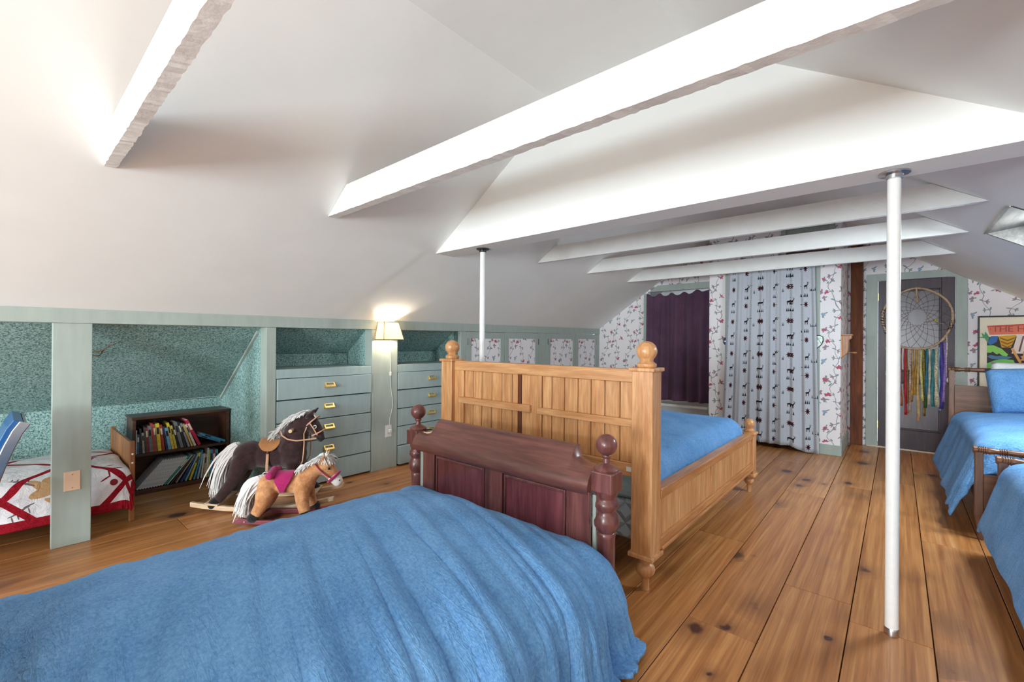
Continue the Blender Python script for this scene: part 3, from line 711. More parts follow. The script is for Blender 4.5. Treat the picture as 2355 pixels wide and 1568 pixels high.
build(MB().box(-1.035, hx1, HY-.024, HY+.026, .625, 1.045), 'stile', M_PINE, PB, bevel=.002)
build(MB().box(-1.707, -1.62, HY-.018, HY+.02, .625, 1.045), 'stile', M_PINE, PB, bevel=.002)
for seq in ([-2.30, -2.216, -2.132, -2.039, -1.949, -1.859, -1.812, -1.782, -1.707], [-1.62, -1.549, -1.459, -1.368, -1.283, -1.197, -1.107, -1.035]):
    for a, b_ in zip(seq, seq[1:]):
        m = M_POST if abs(a+1.812) < .001 else M_PINE
        build(MB().box(a+.0022, b_-.0022, HY-.012, HY+.012, .625, 1.045), 'board', m, PB, bevel=.003, seg=1)
build(MB().box(-2.335, -1.695, HY-.040, HY-.016, .818, .862), 'batten', M_PINEX, PB, bevel=.003)
build(MB().box(-1.640, -1.022, HY-.040, HY-.016, .816, .855), 'batten', M_PINEX, PB, bevel=.003)
lb = build(MB().box(-1.062, -1.028, HY-.0245, HY-.0225, .583, .606), 'paper_label', M_WPLAST, PB); lb['label'] = 'small white paper label'
for sx, xo in ((1, -.905), (-1, -2.485)):
    xi = xo-sx*.05
    a, b_ = sorted((xo, xi))
    sr = build(MB().box(a, b_, HY+PW, 4.125, .452, .495), 'side_rail', M_PINEY, PB, bevel=.004)
    build(MB().box(a-.004, b_+.004, HY+PW, 4.125, .495, .507), 'rail_cap', M_PINEY, sr, bevel=.003)
    build(MB().box(a, b_, HY+PW, 4.125, .195, .255), 'side_rail', M_PINEY, PB, bevel=.004)
    build(MB().box(min(xo+sx*.012, xo), max(xo+sx*.012, xo), HY+PW, 4.125, .198, .215), 'rail_bead', M_PINEY, sr, bevel=.004)
    ys = [HY+PW]+[HY+PW+.04+.088*i for i in range(21)]+[4.125]
    for i, (p, q) in enumerate(zip(ys, ys[1:])):
        pr_ = .008 if i in (10,) else .016
        build(MB().box(min(xo-sx*pr_, xo-sx*.03), max(xo-sx*pr_, xo-sx*.03), p+.001, q-.001, .255, .452), 'board', M_PINE, PB, bevel=.002, seg=1)
build(MB().box(-2.40, -.99, 4.145, 4.195, .44, .50).box(-2.40, -.99, 4.145, 4.195, .19, .25), 'foot_rail', M_PINEX, PB, bevel=.004)
for i in range(14): build(MB().box(-2.40+.1007*i+.001, -2.40+.1007*(i+1)-.001, 4.155, 4.185, .25, .44), 'board', M_PINE, PB, bevel=.002, seg=1)
build(MB().box(-2.43, -.97, HY+PW, 4.145, .19, .40), 'box_spring', M_TICK, PB, bevel=.03, seg=3)
build(MB().box(-2.42, -.98, HY+PW, 4.145, .40, .525), 'mattress', M_SHEETB, PB, bevel=.05, seg=3)
def pine_cover(P, a, b):
    if P.y > 4.05: P.y = 4.05+(P.y-4.05)*.25
    lim = -.962
    if P.z < .52 and P.x > lim: P.x = lim+(P.x-lim)*.1
    if P.z < .52 and P.x < -2.428: P.x = -2.428
    return P
tag(drape('duvet', M_BLUE2, -2.33, -1.09, 2.34, 4.00, .605, (.22, .26, .06, .14), R=.11, flare=.02, dome=.05, fold=.006, wr=.006, seed=3, n=(70, 80), zmin=.42, post=pine_cover), 'blue duvet spread smooth inside the pine bed frame', 'duvet', 'blue duvets')

# ================================================================== MAHOGANY BED (near)
MBD = thing('mahogany_bed', 'dark mahogany bed with scrolled footboard and ball-topped turned posts', 'bed', (-1.63, .75, 0))
FY = 1.75; LX, RX = -2.295, -.962
def turned_post(x, y):
    zb0, zb1 = .60, .69
    p = build(MB().box(x-.052, x+.052, y-.052, y+.052, zb0, zb1), 'post_block', M_MAHO, MBD, bevel=.006)
    build(MB().lathe([(.052, zb1), (.054, zb1+.008), (.046, zb1+.018), (.030, zb1+.026), (.016, zb1+.034), (.014, zb1+.052), (.020, zb1+.058), (.020, zb1+.066), (.016, zb1+.070)]
          + [(.047*sin(t), zb1+.112-.047*cos(t)) for t in (.42, .7, 1.0, 1.3, 1.57, 1.85, 2.15, 2.45, 2.75, 3.0)]+[(.001, zb1+.159)], (x, y, 0), 28), 'ball_finial', M_MAHO, p, 50)
    build(MB().lathe([(.030, 0), (.033, .03), (.030, .06), (.040, .09), (.040, .40), (.043, .418), (.038, .424), (.046, .432), (.056, .455), (.057, .475), (.050, .500), (.042, .514), (.044, .520), (.054, .536), (.053, .556), (.044, .566), (.044, .574), (.050, .588), (.050, zb0+.001)], (x, y, 0), 28), 'turned_leg', M_MAHO, p, 50)
for x in (LX, RX): turned_post(x, FY)
# scrolled top rail: profile in (y, z), swept along x
px0, px1 = LX+.05, RX-.047
YP = FY-.062
def rail_prof(k):
    """outer face then back; k scales the scroll"""
    o = [(YP-.012, .585), (YP-.020, .60), (YP-.022, .625), (YP-.012, .650), (YP+.006, .672)]
    sc = [(YP+.030, .686+.010*k), (YP+.052, .690+.034*k), (YP+.066, .690+.062*k), (YP+.088, .690+.080*k), (YP+.112, .690+.080*k), (YP+.126, .690+.066*k), (YP+.124, .690+.050*k)]
    bk = [(YP+.114, .690+.050*k), (YP+.108, .690+.060*k), (YP+.092, .690+.062*k), (YP+.078, .690+.048*k), (YP+.064, .690+.020*k), (YP+.040, .674), (YP+.014, .655), (YP+.006, .63), (YP+.006, .585)]
    return o+sc+bk
mb = MB(); N = 128; secs = []
for i in range(N+1):
    t = i/N; x = px0+(px1-px0)*t; e = min(t, 1-t)*(px1-px0)
    k = 1 if e > .118 else .50*(1-sqrt(max(0, 1-(max(0, e-.02)/.098)**2))); secs.append([(x, y, z) for y, z in rail_prof(k)])
m_ = len(secs[0]); vs = [p for s_ in secs for p in s_]; fs = [tuple(range(m_)), tuple(reversed([N*m_+i for i in range(m_)]))]
for i in range(N):
    for q in range(m_): fs.append((i*m_+q, i*m_+(q+1) % m_, (i+1)*m_+(q+1) % m_, (i+1)*m_+q))
mb.add(vs, fs); build(mb, 'scroll_rail', M_MAHOX, MBD, 55)
PX0, PX1 = -2.150, -1.005
for a, b_ in ((PX0, -2.045), (-1.632, -1.512), (-1.122, PX1)): build(MB().box(a, b_, YP-.012, YP+.012, .20, .600), 'stile', M_MAHO, MBD, bevel=.003)
for a, b_ in ((-2.045, -1.632), (-1.512, -1.122)):
    build(MB().box(a+.006, b_-.006, YP+.000, YP+.011, .20, .594), 'panel', M_MAHOP, MBD)
    for q in ((a+.008, a+.020, .24, .581), (b_-.020, b_-.008, .24, .581), (a+.020, b_-.020, .566, .581)): build(MB().box(q[0], q[1], YP-.008, YP+.002, q[2], q[3]), 'panel_moulding', M_MAHO, MBD, bevel=.003)
build(MB().box(PX0+.01, PX1-.01, YP+.0125, YP+.018, .20, .60), 'back_panel', M_MAHO, MBD)
build(MB().box(PX0, PX1, YP-.012, YP+.02, .16, .21), 'bottom_rail', M_MAHOX, MBD, bevel=.003)
for a, b_ in ((PX1+.002, PX1+.018), (PX0-.06, PX0-.004)):
    ms = build(MB().box(a, b_, FY-.045, FY-.02, .14, .585), 'cleat', M_SAGE, MBD); ms['label'] = 'pale grey-green cleat'
for x in (LX+.03, RX-.03): build(MB().box(x-.014, x+.014, -.22, FY-.05, .20, .30), 'side_rail', M_MAHO, MBD, bevel=.004)
build(MB().box(PX0, PX1, -.27, -.23, .15, 1.0), 'headboard', M_MAHOX, MBD, bevel=.01)
for x in (LX, RX): build(MB().box(x-.045, x+.045, -.295, -.205, 0, 1.02), 'head_post', M_MAHO, MBD, bevel=.008)
build(MB().box(LX+.06, RX-.06, -.2, YP-.06, .17, .33), 'mattress', M_SHEET, MBD, bevel=.06, seg=3)
def near_fun(x, y):
    return -.03*smst(1.1, 1.58, y)
def near_post(P, a, b):
    # folds that start faintly on the top and deepen as the cloth falls over the side, and cloth pulled in at the foot corner
    c = b+.24*(a+1.5)+.05*noise.noise((a*1.3, b*1.3, 7)); g = smst(-1.75, -.95, a)
    f = noise.noise((c*6, a*.9, 3))*.45+noise.noise((c*13, a*.9, 9))*.55+noise.noise((c*25, a*1.1, 5))*.34+noise.noise((c*44, a*1.5, 8))*.12*g
    f = abs(f)**.8*(1 if f > 0 else -1)
    amp = (.012+.030*g+.030*smst(-1.0, -.6, a))*smst(1.72, 1.45, b)
    th = 1.25*smst(-1.15, -.70, a)
    P.z += f*amp*cos(th); P.x += f*amp*sin(th)
    # one deep drag fold across the middle of the bed
    q = c-.93+.05*(a+1.5); P.z -= .014*exp(-(q/.035)**2)*smst(-1.85, -1.4, a)
    if P.x > -1.3: P.x -= .13*smst(1.30, 1.68, P.y)*smst(-1.3, -.8, P.x)
    return P
duv = drape('duvet', M_BLUE1, -2.10, -.95, -.12, 1.60, .415, (.34, .66, .1, .22), R=.26, Ry=.085, flare=.30, dome=.135, fold=.007, ff=58, fstart=.09, wr=.004, n=(240, 260), seed=1, zmin=.03, zfun=near_fun, post=near_post)
tag(duv, 'large blue duvet rumpled over the mahogany bed', 'duvet', 'blue duvets')

# ================================================================== SPOOL BEDS (right)
def spool(x0, x1, y, z, r, n=20):
    pts = []; L = x1-x0
    prof = [(r*.9, 0), (r*1.05, .004), (r*1.05, .02)]
    for c in (.026, .036, .046, .056): prof += [(r*.80, c), (r*1.05, c+.003), (r*1.05, c+.006), (r*.80, c+.0085)]
    prof += [(r*.95, .075), (r*.72, .10)]
    for c in (.118, .128, .138, .148): prof += [(r*.70, c), (r*.98, c+.003), (r*.98, c+.006), (r*.70, c+.0085)]
    prof += [(r*.78, .17), (r*.92, .24), (r*.98, L/2)]
    return MB().lathe(prof+[(rr, L-q) for rr, q in prof[::-1]], (x0, y, z), n, 'x')
def spool_bed(x0, x1, yf, yh, label, has_head=True):
    t = thing('spool_bed', label, 'bed', ((x0+x1)/2, (yf+yh)/2, 0), 'walnut spool beds')
    for x in (x0, x1):
        s_ = 1 if x == x0 else -1
        build(MB().hexa([(x-.010+s_*.012, yf-.014, 0), (x+.010+s_*.012, yf-.014, 0), (x+.010+s_*.012, yf+.014, 0), (x-.010+s_*.012, yf+.014, 0)], [(x-.020, yf-.02, .16), (x+.020, yf-.02, .16), (x+.020, yf+.02, .16), (x-.020, yf+.02, .16)])
              .box(x-.020, x+.020, yf-.02, yf+.02, .16, .565), 'leg', M_SPOOL, t, bevel=.004)
        build(MB().box(x-.022, x+.022, yh-.022, yh+.022, 0, 1.005), 'leg', M_SPOOL, t, bevel=.005)
    build(spool(x0-.028, x1+.028, yf, .574, .0235), 'spool_rail', M_SPOOLX, t, 40)
    build(spool(x0-.028, x1+.028, yh, 1.012, .0235), 'spool_rail', M_SPOOLX, t, 40)
    build(MB().box(x0+.02, x1-.02, yf-.010, yf+.010, .20, .42), 'foot_panel', M_SPOOLX, t, bevel=.003)
    build(MB().box(x0+.02, x1-.02, yh-.010, yh+.010, .40, .86), 'head_panel', M_SPOOLX, t, bevel=.003)
    for x in (x0, x1): build(MB().box(x-.012, x+.012, min(yf, yh)+.022, max(yf, yh)-.022, .24, .34), 'side_rail', M_SPOOL, t, bevel=.003)
    build(MB().box(x0+.03, x1-.03, min(yf, yh)+.14, max(yf, yh)-.14, .25, .56), 'mattress', M_SHEET, t, bevel=.05, seg=3)
    return t
BW = .98
spool_bed(.40, .40+BW, 4.15, 6.10, 'walnut spool bed below the poster, blue pillow at its head')
def far_post(P, a, b):
    if P.z < .56 and P.y < 4.185 and P.x > .37: P.y = max(P.y, 4.185)
    if P.y > 6.06: P.y = 6.06
    return P
tag(drape('duvet', M_BLUE3, .50, 1.32, 4.34, 5.90, .615, (.56, .4, .26, .10), R=.10, flare=.30, dome=.05, fold=.006, ff=9, wr=.004, n=(80, 110), seed=5, zmin=.06, corner=.98, post=far_post), 'blue duvet hanging low off the bed under the poster', 'duvet', 'blue duvets')
spool_bed(.47, .47+BW, 3.86, 1.95, 'walnut spool bed whose turned foot rail backs onto the other foot rail')
def near2_post(P, a, b):
    if P.z < .57 and P.y > 3.82 and P.x > .44: P.y = 3.82
    return P
tag(drape('duvet', M_BLUE3, .56, 1.38, 2.1, 3.68, .585, (.46, .4, .08, .24), R=.11, flare=.28, dome=.05, fold=.005, ff=8, wr=.008, n=(80, 100), seed=8, zmin=.06, corner=1.0, post=near2_post), 'blue duvet sweeping down to the boards beside the white pole', 'duvet', 'blue duvets')
from mathutils import Euler
tag(build(cushion(MB(), (.92, 5.86, .855), .30, .21, .085, Euler((radians(68), radians(-4), radians(3)))), 'pillow', M_BLUE2, None, 180), 'blue pillow leaning on a white one below the poster', 'pillow')
tag(build(cushion(MB(), (.96, 5.99, .875), .31, .215, .05, Euler((radians(76), radians(2), radians(2)))), 'pillow', M_SHEET, None, 180), 'white pillow standing behind the blue pillow', 'pillow')

# ================================================================== CURTAINS
def curtain(name, mat, x0, x1, y, ztop, zbot, fullness, waves, amp, label, zt_fun=None, flare=0, hem=None, seed=0, tw=1.0):
    nx, nz = 220, 40; mb = MB(); rg = random.Random(seed); ph = [rg.uniform(0, 6) for _ in range(6)]
    for j in range(nz+1):
        t = j/nz
        for i in range(nx+1):
            u = i/nx; a = amp*(.45+.75*t if tw else 1)
            d = sin(2*pi*waves*u+ph[0]+.8*sin(2*pi*u*2+ph[1])+.5*t*sin(7*u+ph[2]))+.45*sin(2*pi*waves*2.1*u+ph[3]+t)*(1-.5*t)
            x = x0+(x1-x0)*u + (u-.55)*flare*t
            zt_ = ztop+(zt_fun(u) if zt_fun else 0); zb_ = zbot+(hem(u) if hem else 0); z = zt_+(zb_-zt_)*t
            mb.uv[len(mb.v)] = ((x0+(x1-x0)*u)*1.0*fullness + .02*d, ztop-(ztop-zbot)*t*1.0)
            mb.v.append((x, y+a*d, z))
    W_ = nx+1
    for j in range(nz):
        for i in range(nx): mb.f.append((j*W_+i, j*W_+i+1, (j+1)*W_+i+1, (j+1)*W_+i))
    o = build(mb, name, mat, None, 180); sm = o.modifiers.new('cloth', 'SOLIDIFY'); sm.thickness = .003
    return tag(o, label, 'curtain')
curtain('curtain', M_LODGE, -1.63, -.715, 6.075, 2.1985, .055, 1.35, 8.5, .016, 'grey linen curtain printed with maroon stars, deer and fir trees', flare=.12, hem=lambda u: -.045*smst(.72, .86, u), seed=4)
curtain('curtain', M_PURPLE, -2.915, -2.005, 6.53, 2.0, .40, 1.1, 4.6, .036, 'plain aubergine curtain hung across the low doorway behind the pine bed', zt_fun=lambda u: -.03+.022*sin(2*pi*5*u+1)+.03*smst(.6, .95, u)-.02*smst(.95, 1, u), seed=9)
rod = thing('curtain_rod', 'white curtain rod with ring brackets above the printed curtain', 'rod', (-1.17, 6.075, 2.18))
build(MB().tube([(-1.74, 6.075, 2.205), (-.60, 6.075, 2.205)], .008, 10), 'rod', M_WPLAST, rod, 60)
for x in (-1.70, -.70):
    ring = [(x+.024*cos(a), 6.095, 2.165+.024*sin(a)) for a in [2*pi*i/16 for i in range(17)]]
    b_ = build(MB().tube(ring, .006, 8), 'ring_bracket', M_WPLAST, rod, 60)
    build(MB().tube([(x, 6.095, 2.189), (x, YBOX-.021, 2.20)], .005, 8), 'arm', M_WPLAST, b_, 60)
# plates half hidden at the curtain's edges
pl1 = thing('wall_plate', 'round blue painted plate half hidden by the edge of the printed curtain', 'plate', (-1.66, YBOX-.021, 1.27))
build(MB().lathe([(.001, -.006), (.03, -.006), (.052, -.014), (.055, -.012), (.034, -.002), (.001, -.001)], (-1.645, YBOX-.021, 1.275), 28, 'y'), 'dish', plain('dark blue glaze', (46, 84, 130), .15, coat=.6, var=.35, sc=30), pl1, 50)
build(MB().tube([(-1.645+.055*cos(a), YBOX-.034, 1.275+.055*sin(a)) for a in [2*pi*i/28 for i in range(29)]], .004, 6), 'rim', plain('pale blue rim', (140, 178, 196), .2), pl1, 60)
lf = thing('wall_plaque', 'leaf-shaped white and green plaque with a dark rim beside the printed curtain', 'plaque', (-.69, YBOX-.021, 1.28))
out = [(-.74, 1.345), (-.665, 1.345), (-.640, 1.330), (-.636, 1.29), (-.648, 1.25), (-.675, 1.215), (-.71, 1.19), (-.73, 1.185)]
build(MB().prism(out, 'y', YBOX-.034, YBOX-.021), 'plaque', plain('white green glaze', (206, 228, 212), .25, var=.2, sc=40), lf, bevel=.004)
build(MB().tube([(x, YBOX-.036, z) for x, z in out], .0045, 6), 'rim', plain('dark green rim', (34, 58, 52), .3), lf, 60)
for k in range(4): build(MB().tube([(-.70+.012*k, YBOX-.0345, 1.325-.02*k), (-.668+.006*k, YBOX-.0345, 1.30-.018*k)], .002, 5), 'vein', plain('leaf vein %d' % k, (96, 140, 116), .4), lf)
# wooden peg shelf on the closet return
pg = thing('peg_shelf', 'small carved wooden peg shelf fixed beside the brown post', 'shelf', (BX1, 6.16, 1.1)); M_PEG = wood('peg shelf pine', (176, 112, 66), (224, 164, 112), (16, 16, 4), .4, .1)
build(MB().box(BX1+.001, BX1+.014, 6.10+.06, 6.29, 1.10, 1.345), 'back_board', M_PEG, pg, bevel=.003)
build(MB().box(BX1+.001, BX1+.105, 6.15, 6.30, 1.345, 1.358), 'shelf_top', M_PEG, pg, bevel=.003)
for y in (6.165, 6.275): build(MB().prism([(BX1+.014, 1.345), (BX1+.095, 1.345), (BX1+.092, 1.315), (BX1+.070, 1.295), (BX1+.066, 1.20), (BX1+.060, 1.16), (BX1+.040, 1.13), (BX1+.014, 1.11)], 'y', y, y+.012), 'bracket', M_PEG, pg, bevel=.002)
build(MB().box(BX1+.014, BX1+.06, 6.177, 6.275, 1.165, 1.175), 'slot_floor', M_PEG, pg)
build(MB().lathe([(.006, 0), (.005, .03), (.008, .045), (.011, .055), (.007, .066), (.010, .074), (.001, .082)], (BX1+.014+.045, 6.22, 1.155), 14, 'x'), 'peg', M_PEG, pg, 60)
# ================================================================== DREAMCATCHER
dc = thing('dreamcatcher', 'large hoop dreamcatcher with woven web and hanging coloured ribbons on the panelled door', 'dreamcatcher', (.165, DY-.03, 1.53))
M_HOOP = wood('bark hoop', (176, 146, 112), (232, 208, 176), (40, 40, 40), .7, 0); dcx, dcz, ra, rb, dy = .165, 1.55, .305, .355, DY-.028
hoop = lambda a: (dcx+ra*cos(a)*(1+.02*sin(3*a)), dy+.004*sin(2*a), dcz+rb*sin(a)*(1+.015*sin(5*a)))
rr = random.Random(3)
build(MB().tube([hoop(2*pi*i/80) for i in range(81)], [.0125+.002*sin(i*1.7) for i in range(81)], 10), 'hoop', M_HOOP, dc, 70)
M_WEB = plain('brown web cord', (116, 84, 84), .8); web = MB(); n = 18; prev = [hoop(2*pi*i/n) for i in range(n)]; k = 0
ccx, ccz = dcx+.01, dcz+.03
while k < 6:
    cur = []
    for i in range(n):
        p, q = Vector(prev[i]), Vector(prev[(i+1) % n]); m = (p+q)/2; c = Vector((ccx, dy, ccz)); m = m+(c-m)*(.20 if k < 5 else .12); cur.append(tuple(m))
        web.tube([p, m, q], .0016, 5)
    prev = cur; k += 1
build(web, 'web', M_WEB, dc, 80)
wr_ = MB()
for a0, a1, dark in ((1.9, 2.3, 0), (2.75, 3.4, 1), (3.5, 3.9, 1), (1.15, 1.5, 0), (-.45, -.05, 1), (.9, 1.0, 0)):
    build(MB().tube([(hoop(a0+(a1-a0)*t/24)[0]+.017*cos(t*1.9), dy+.017*sin(t*1.9), hoop(a0+(a1-a0)*t/24)[2]) for t in range(25)], .005, 6), 'binding', M_BLACK if dark else M_HOOP, dc, 80)
build(MB().tube([(dcx-.002, dy-.012, dcz+rb), (dcx-.006, dy-.014, dcz+rb-.10), (dcx+.006, dy-.014, dcz+rb-.16), (dcx+.016, dy-.014, dcz+rb-.165), (dcx+.006, dy-.014, dcz+rb-.08), (dcx+.002, dy-.012, dcz+rb)], .0055, 6), 'hanging_loop', M_HOOP, dc, 80)
build(MB().tube([(dcx+.09, dy-.006, 1.50), (dcx+.13, dy-.010, 1.525), (dcx+.16, dy-.010, 1.52), (dcx+.20, dy-.008, 1.495), (dcx+.235, dy-.006, 1.485)], [.003, .006, .007, .005, .002], 7), 'twig', M_HOOP, dc, 70)
build(MB().ball((dcx+.165, dy-.014, 1.535), .012, 10, 6), 'bead', plain('yellow bead', (206, 184, 50), .3), dc, 80)
RIB = [(-.265, 1.22, .88, .018, (206, 188, 190), .1), (-.245, 1.22, .72, .012, (214, 206, 198), .2), (-.205, 1.22, .60, .016, (44, 34, 36), 0), (-.165, 1.21, .62, .020, (120, 40, 50), .1), (-.135, 1.21, .52, .020, (178, 96, 46), .2),
       (-.098, 1.20, .42, .022, (182, 26, 44), .1), (-.080, 1.20, .55, .016, (150, 98, 46), .5), (-.052, 1.20, .44, .022, (196, 168, 150), .5), (-.028, 1.19, .58, .020, (176, 132, 66), .2), (0, 1.19, .66, .020, (188, 140, 40), .1),
       (.022, 1.19, .38, .024, (198, 170, 116), .1), (.045, 1.19, .60, .018, (222, 206, 130), .3), (.066, 1.19, .42, .024, (150, 124, 36), .7), (.084, 1.18, .52, .020, (38, 84, 44), .2), (.092, 1.20, .66, .024, (34, 116, 138), .1), (.118, 1.20, .56, .022, (214, 206, 184), .2),
       (.145, 1.20, .54, .026, (54, 132, 140), .2), (.172, 1.20, .54, .030, (206, 200, 168), .4), (.195, 1.22, .50, .016, (150, 190, 206), .1), (.215, 1.28, .52, .034, (70, 60, 158), .4), (.240, 1.28, .60, .020, (150, 120, 190), .3), (.255, 1.40, .80, .018, (226, 214, 206), .5)]
for i, (dx, z0, z1, wd, c, v_) in enumerate(RIB):
    mb = MB(); n = 16
    for j in range(n+1):
        t = j/n; x = dcx+dx+.010*sin(3*t+i)*t; z = z0+(z1-z0)*t; tw_ = .9*sin(2.2*t*3+i*1.7)
        h = wd*(.5+.25*t); mb.v += [(x-h*cos(tw_), dy-.008-.010*(i % 3)-h*.45*sin(tw_), z), (x+h*cos(tw_), dy-.008-.010*(i % 3)+h*.45*sin(tw_), z)]
    mb.f = [(2*j, 2*j+1, 2*j+3, 2*j+2) for j in range(n)]
    o = build(mb, 'ribbon', plain('ribbon %d' % i, c, .6, var=.15+v_*.4, sc=90 if v_ > .2 else 20), dc, 60); q = o.modifiers.new('cloth', 'SOLIDIFY'); q.thickness = .0015
build(MB().prism([(dcx+.016, .44), (dcx+.026, .44), (dcx+.036, .375), (dcx+.030, .355), (dcx+.014, .355), (dcx+.008, .375)], 'y', dy-.02, dy-.012), 'wooden_tag', M_PEG, dc, bevel=.002)
# ================================================================== POSTER
po = thing('framed_poster', 'black-framed colourful canoe poster on the floral wall above the spool bed', 'poster', (1.05, YD-.002, .76))
PXa, PXb, PZa, PZb = .667, 1.42, .762, 1.566
pf = MB()
for q in ((PXa, PXa+.014, PZa, PZb), (PXb-.014, PXb, PZa, PZb), (PXa+.014, PXb-.014, PZa, PZa+.014), (PXa+.014, PXb-.014, PZb-.014, PZb)): pf.box(q[0], q[1], YD-.028, YD-.003, q[2], q[3])
build(pf, 'frame', M_BLACK, po, bevel=.002)
build(MB().box(PXa+.012, PXb-.012, YD-.016, YD-.004, PZa+.012, PZb-.012), 'sheet', plain('cream poster paper', (246, 238, 216), .6, var=.01), po)
pcol = {}
def art(name, poly, c, d=0):
    """flat printed shape; poly in fractions of the 0.30 m wide left part of the print"""
    if c not in pcol: pcol[c] = plain('print ink %d %d %d' % c, c, .6, var=.03)
    pts = [(.738+u*.30, .84+v*.62) for u, v in poly]
    return build(MB().prism(pts, 'y', YD-.0165-.0006*(d+1), YD-.0160), name, pcol[c], po)
art('print_ground', [(0, .08), (2.1, .08), (2.1, .84), (0, .80)], (62, 52, 52), 0)
art('print_sky', [(.60, .52), (2.1, .52), (2.1, .90), (.75, .88)], (248, 238, 230), 1)
art('print_banner', [(.0, 1.0), (2.1, 1.06), (2.1, .88), (.06, .84)], (238, 130, 104), 2)
art('print_banner_edge', [(.0, 1.0), (2.1, 1.06), (2.1, 1.035), (.01, .975)], (214, 84, 66), 3)
art('print_leaves', [(-.22, .80), (-.06, .78), (.02, .70), (.06, .80), (.0, .86), (-.05, .90), (-.06, .84), (-.14, .88), (-.11, .81)], (92, 164, 112), 4)
art('print_blue', [(.02, .70), (.10, .82), (.28, .82), (.24, .72), (.08, .66)], (58, 120, 196), 5)
art('print_basket', [(.28, .82), (.72, .84), (.58, .62), (.36, .62)], (226, 176, 40), 4)
for k in range(3): art('print_weave', [(.31+.02*k, .80-.06*k), (.50, .755-.06*k), (.68-.03*k, .80-.06*k), (.66-.03*k, .775-.06*k), (.50, .73-.06*k), (.33+.02*k, .775-.06*k)], (150, 96, 30), 6)
art('print_wing', [(0, .655), (.16, .66), (.36, .60), (.52, .50), (.48, .47), (.38, .48), (.30, .52), (.24, .50), (.14, .55), (.10, .53), (0, .53)], (150, 226, 106), 5)
art('print_water', [(.0, .46), (.10, .49), (.22, .47), (.40, .48), (.62, .46), (.50, .42), (.30, .41), (.12, .42)], (84, 138, 178), 4)
art('print_bird', [(0, .12), (.52, .14), (.68, .36), (.64, .41), (.40, .42), (.20, .40), (0, .34)], (128, 220, 112), 5)
for r_, c_, d_ in ((.075, (44, 62, 70), 6), (.055, (214, 240, 220), 7), (.024, (44, 62, 70), 8)):
    art('print_eye', [(.42+r_*1.35*cos(a), .315+r_*.62*sin(a)) for a in [2*pi*i/18 for i in range(18)]], c_, d_)
art('print_canoe', [(.58, .22), (.76, .36), (2.1, .40), (2.1, .20), (.66, .165)], (222, 92, 66), 6)
art('print_canoe_edge', [(.58, .22), (.66, .165), (2.1, .20), (2.1, .225), (.66, .20)], (180, 52, 48), 7)
for k in range(5): art('print_zigzag', [(.74+.28*k, .245), (.85+.28*k, .325), (.98+.28*k, .25), (.93+.28*k, .25), (.85+.28*k, .295), (.79+.28*k, .245)], (248, 226, 176), 8)
for k, (x, c_) in enumerate(((1.32, (170, 226, 150)), (.95, (236, 176, 116)), (1.75, (120, 190, 120)))):
    art('print_plant', [(x-.16, .40), (x-.10, .44), (x-.14, .47), (x-.07, .49), (x-.09, .54), (x, .62), (x+.09, .54), (x+.07, .49), (x+.15, .47), (x+.10, .44), (x+.16, .40)], c_, 5)
art('print_post', [(.58, .60), (.64, .62), (.84, .37), (.78, .36)], (236, 178, 110), 6)
art('print_arrow', [(.86, .82), (.90, .82), (.80, .55), (.76, .56)], (120, 84, 84), 6)
art('print_shore', [(0, .12), (.52, .13), (.40, .09), (0, .06)], (206, 232, 216), 6)
art('print_reeds', [(.60, .02), (.66, .10), (.78, .06), (.84, .13), (.92, .06), (1.02, .12), (1.10, .02)], (160, 206, 110), 7)
art('print_lower_band', [(.0, -.16), (2.1, -.16), (2.1, .08), (0, .08)], (206, 196, 190), 0)  # flat grey band across the foot of the print
textmesh('·THE HA N', .085, plain('brown lettering', (170, 82, 66), .6), 'lettering', po, Matrix.Translation((.752-1.05, -.0205, 1.395-.76)) @ Matrix.Rotation(radians(90), 4, 'X'))

# ================================================================== BOOKCASE AND BOOKS
BC = thing('bookcase', 'low dark wooden bookcase with two full shelves in the play alcove', 'bookcase', (-4.70, 1.045, 0))
bx0, bx1, by0, by1, bh = -4.822, -4.575, .705, 1.382, .625
build(MB().box(bx0, bx1, by0, by0+.022, 0, bh-.022), 'side', M_CASE, BC, bevel=.002)
build(MB().box(bx0, bx1, by1-.022, by1, 0, bh-.022), 'side', M_CASE, BC, bevel=.002)
build(MB().box(bx0, bx1+.006, by0-.006, by1+.006, bh-.022, bh), 'top', M_CASE, BC, bevel=.003)
build(MB().box(bx0, bx1-.004, by0+.022, by1-.022, .305, .325), 'shelf', M_CASE, BC, bevel=.002)
build(MB().box(bx0, bx1-.002, by0+.022, by1-.022, .015, .035), 'shelf', M_CASE, BC, bevel=.002)
build(MB().box(bx0, bx0+.008, by0+.022, by1-.022, .035, bh-.022), 'back', M_CASE, BC)
build(MB().box(bx1-.012, bx1-.002, by0+.022, by1-.022, 0, .015), 'kick_board', M_CASE, BC)
M_PAGE = plain('book pages', (226, 216, 196), .8, var=.05, sc=200)
bookmats = {}
CN = {}
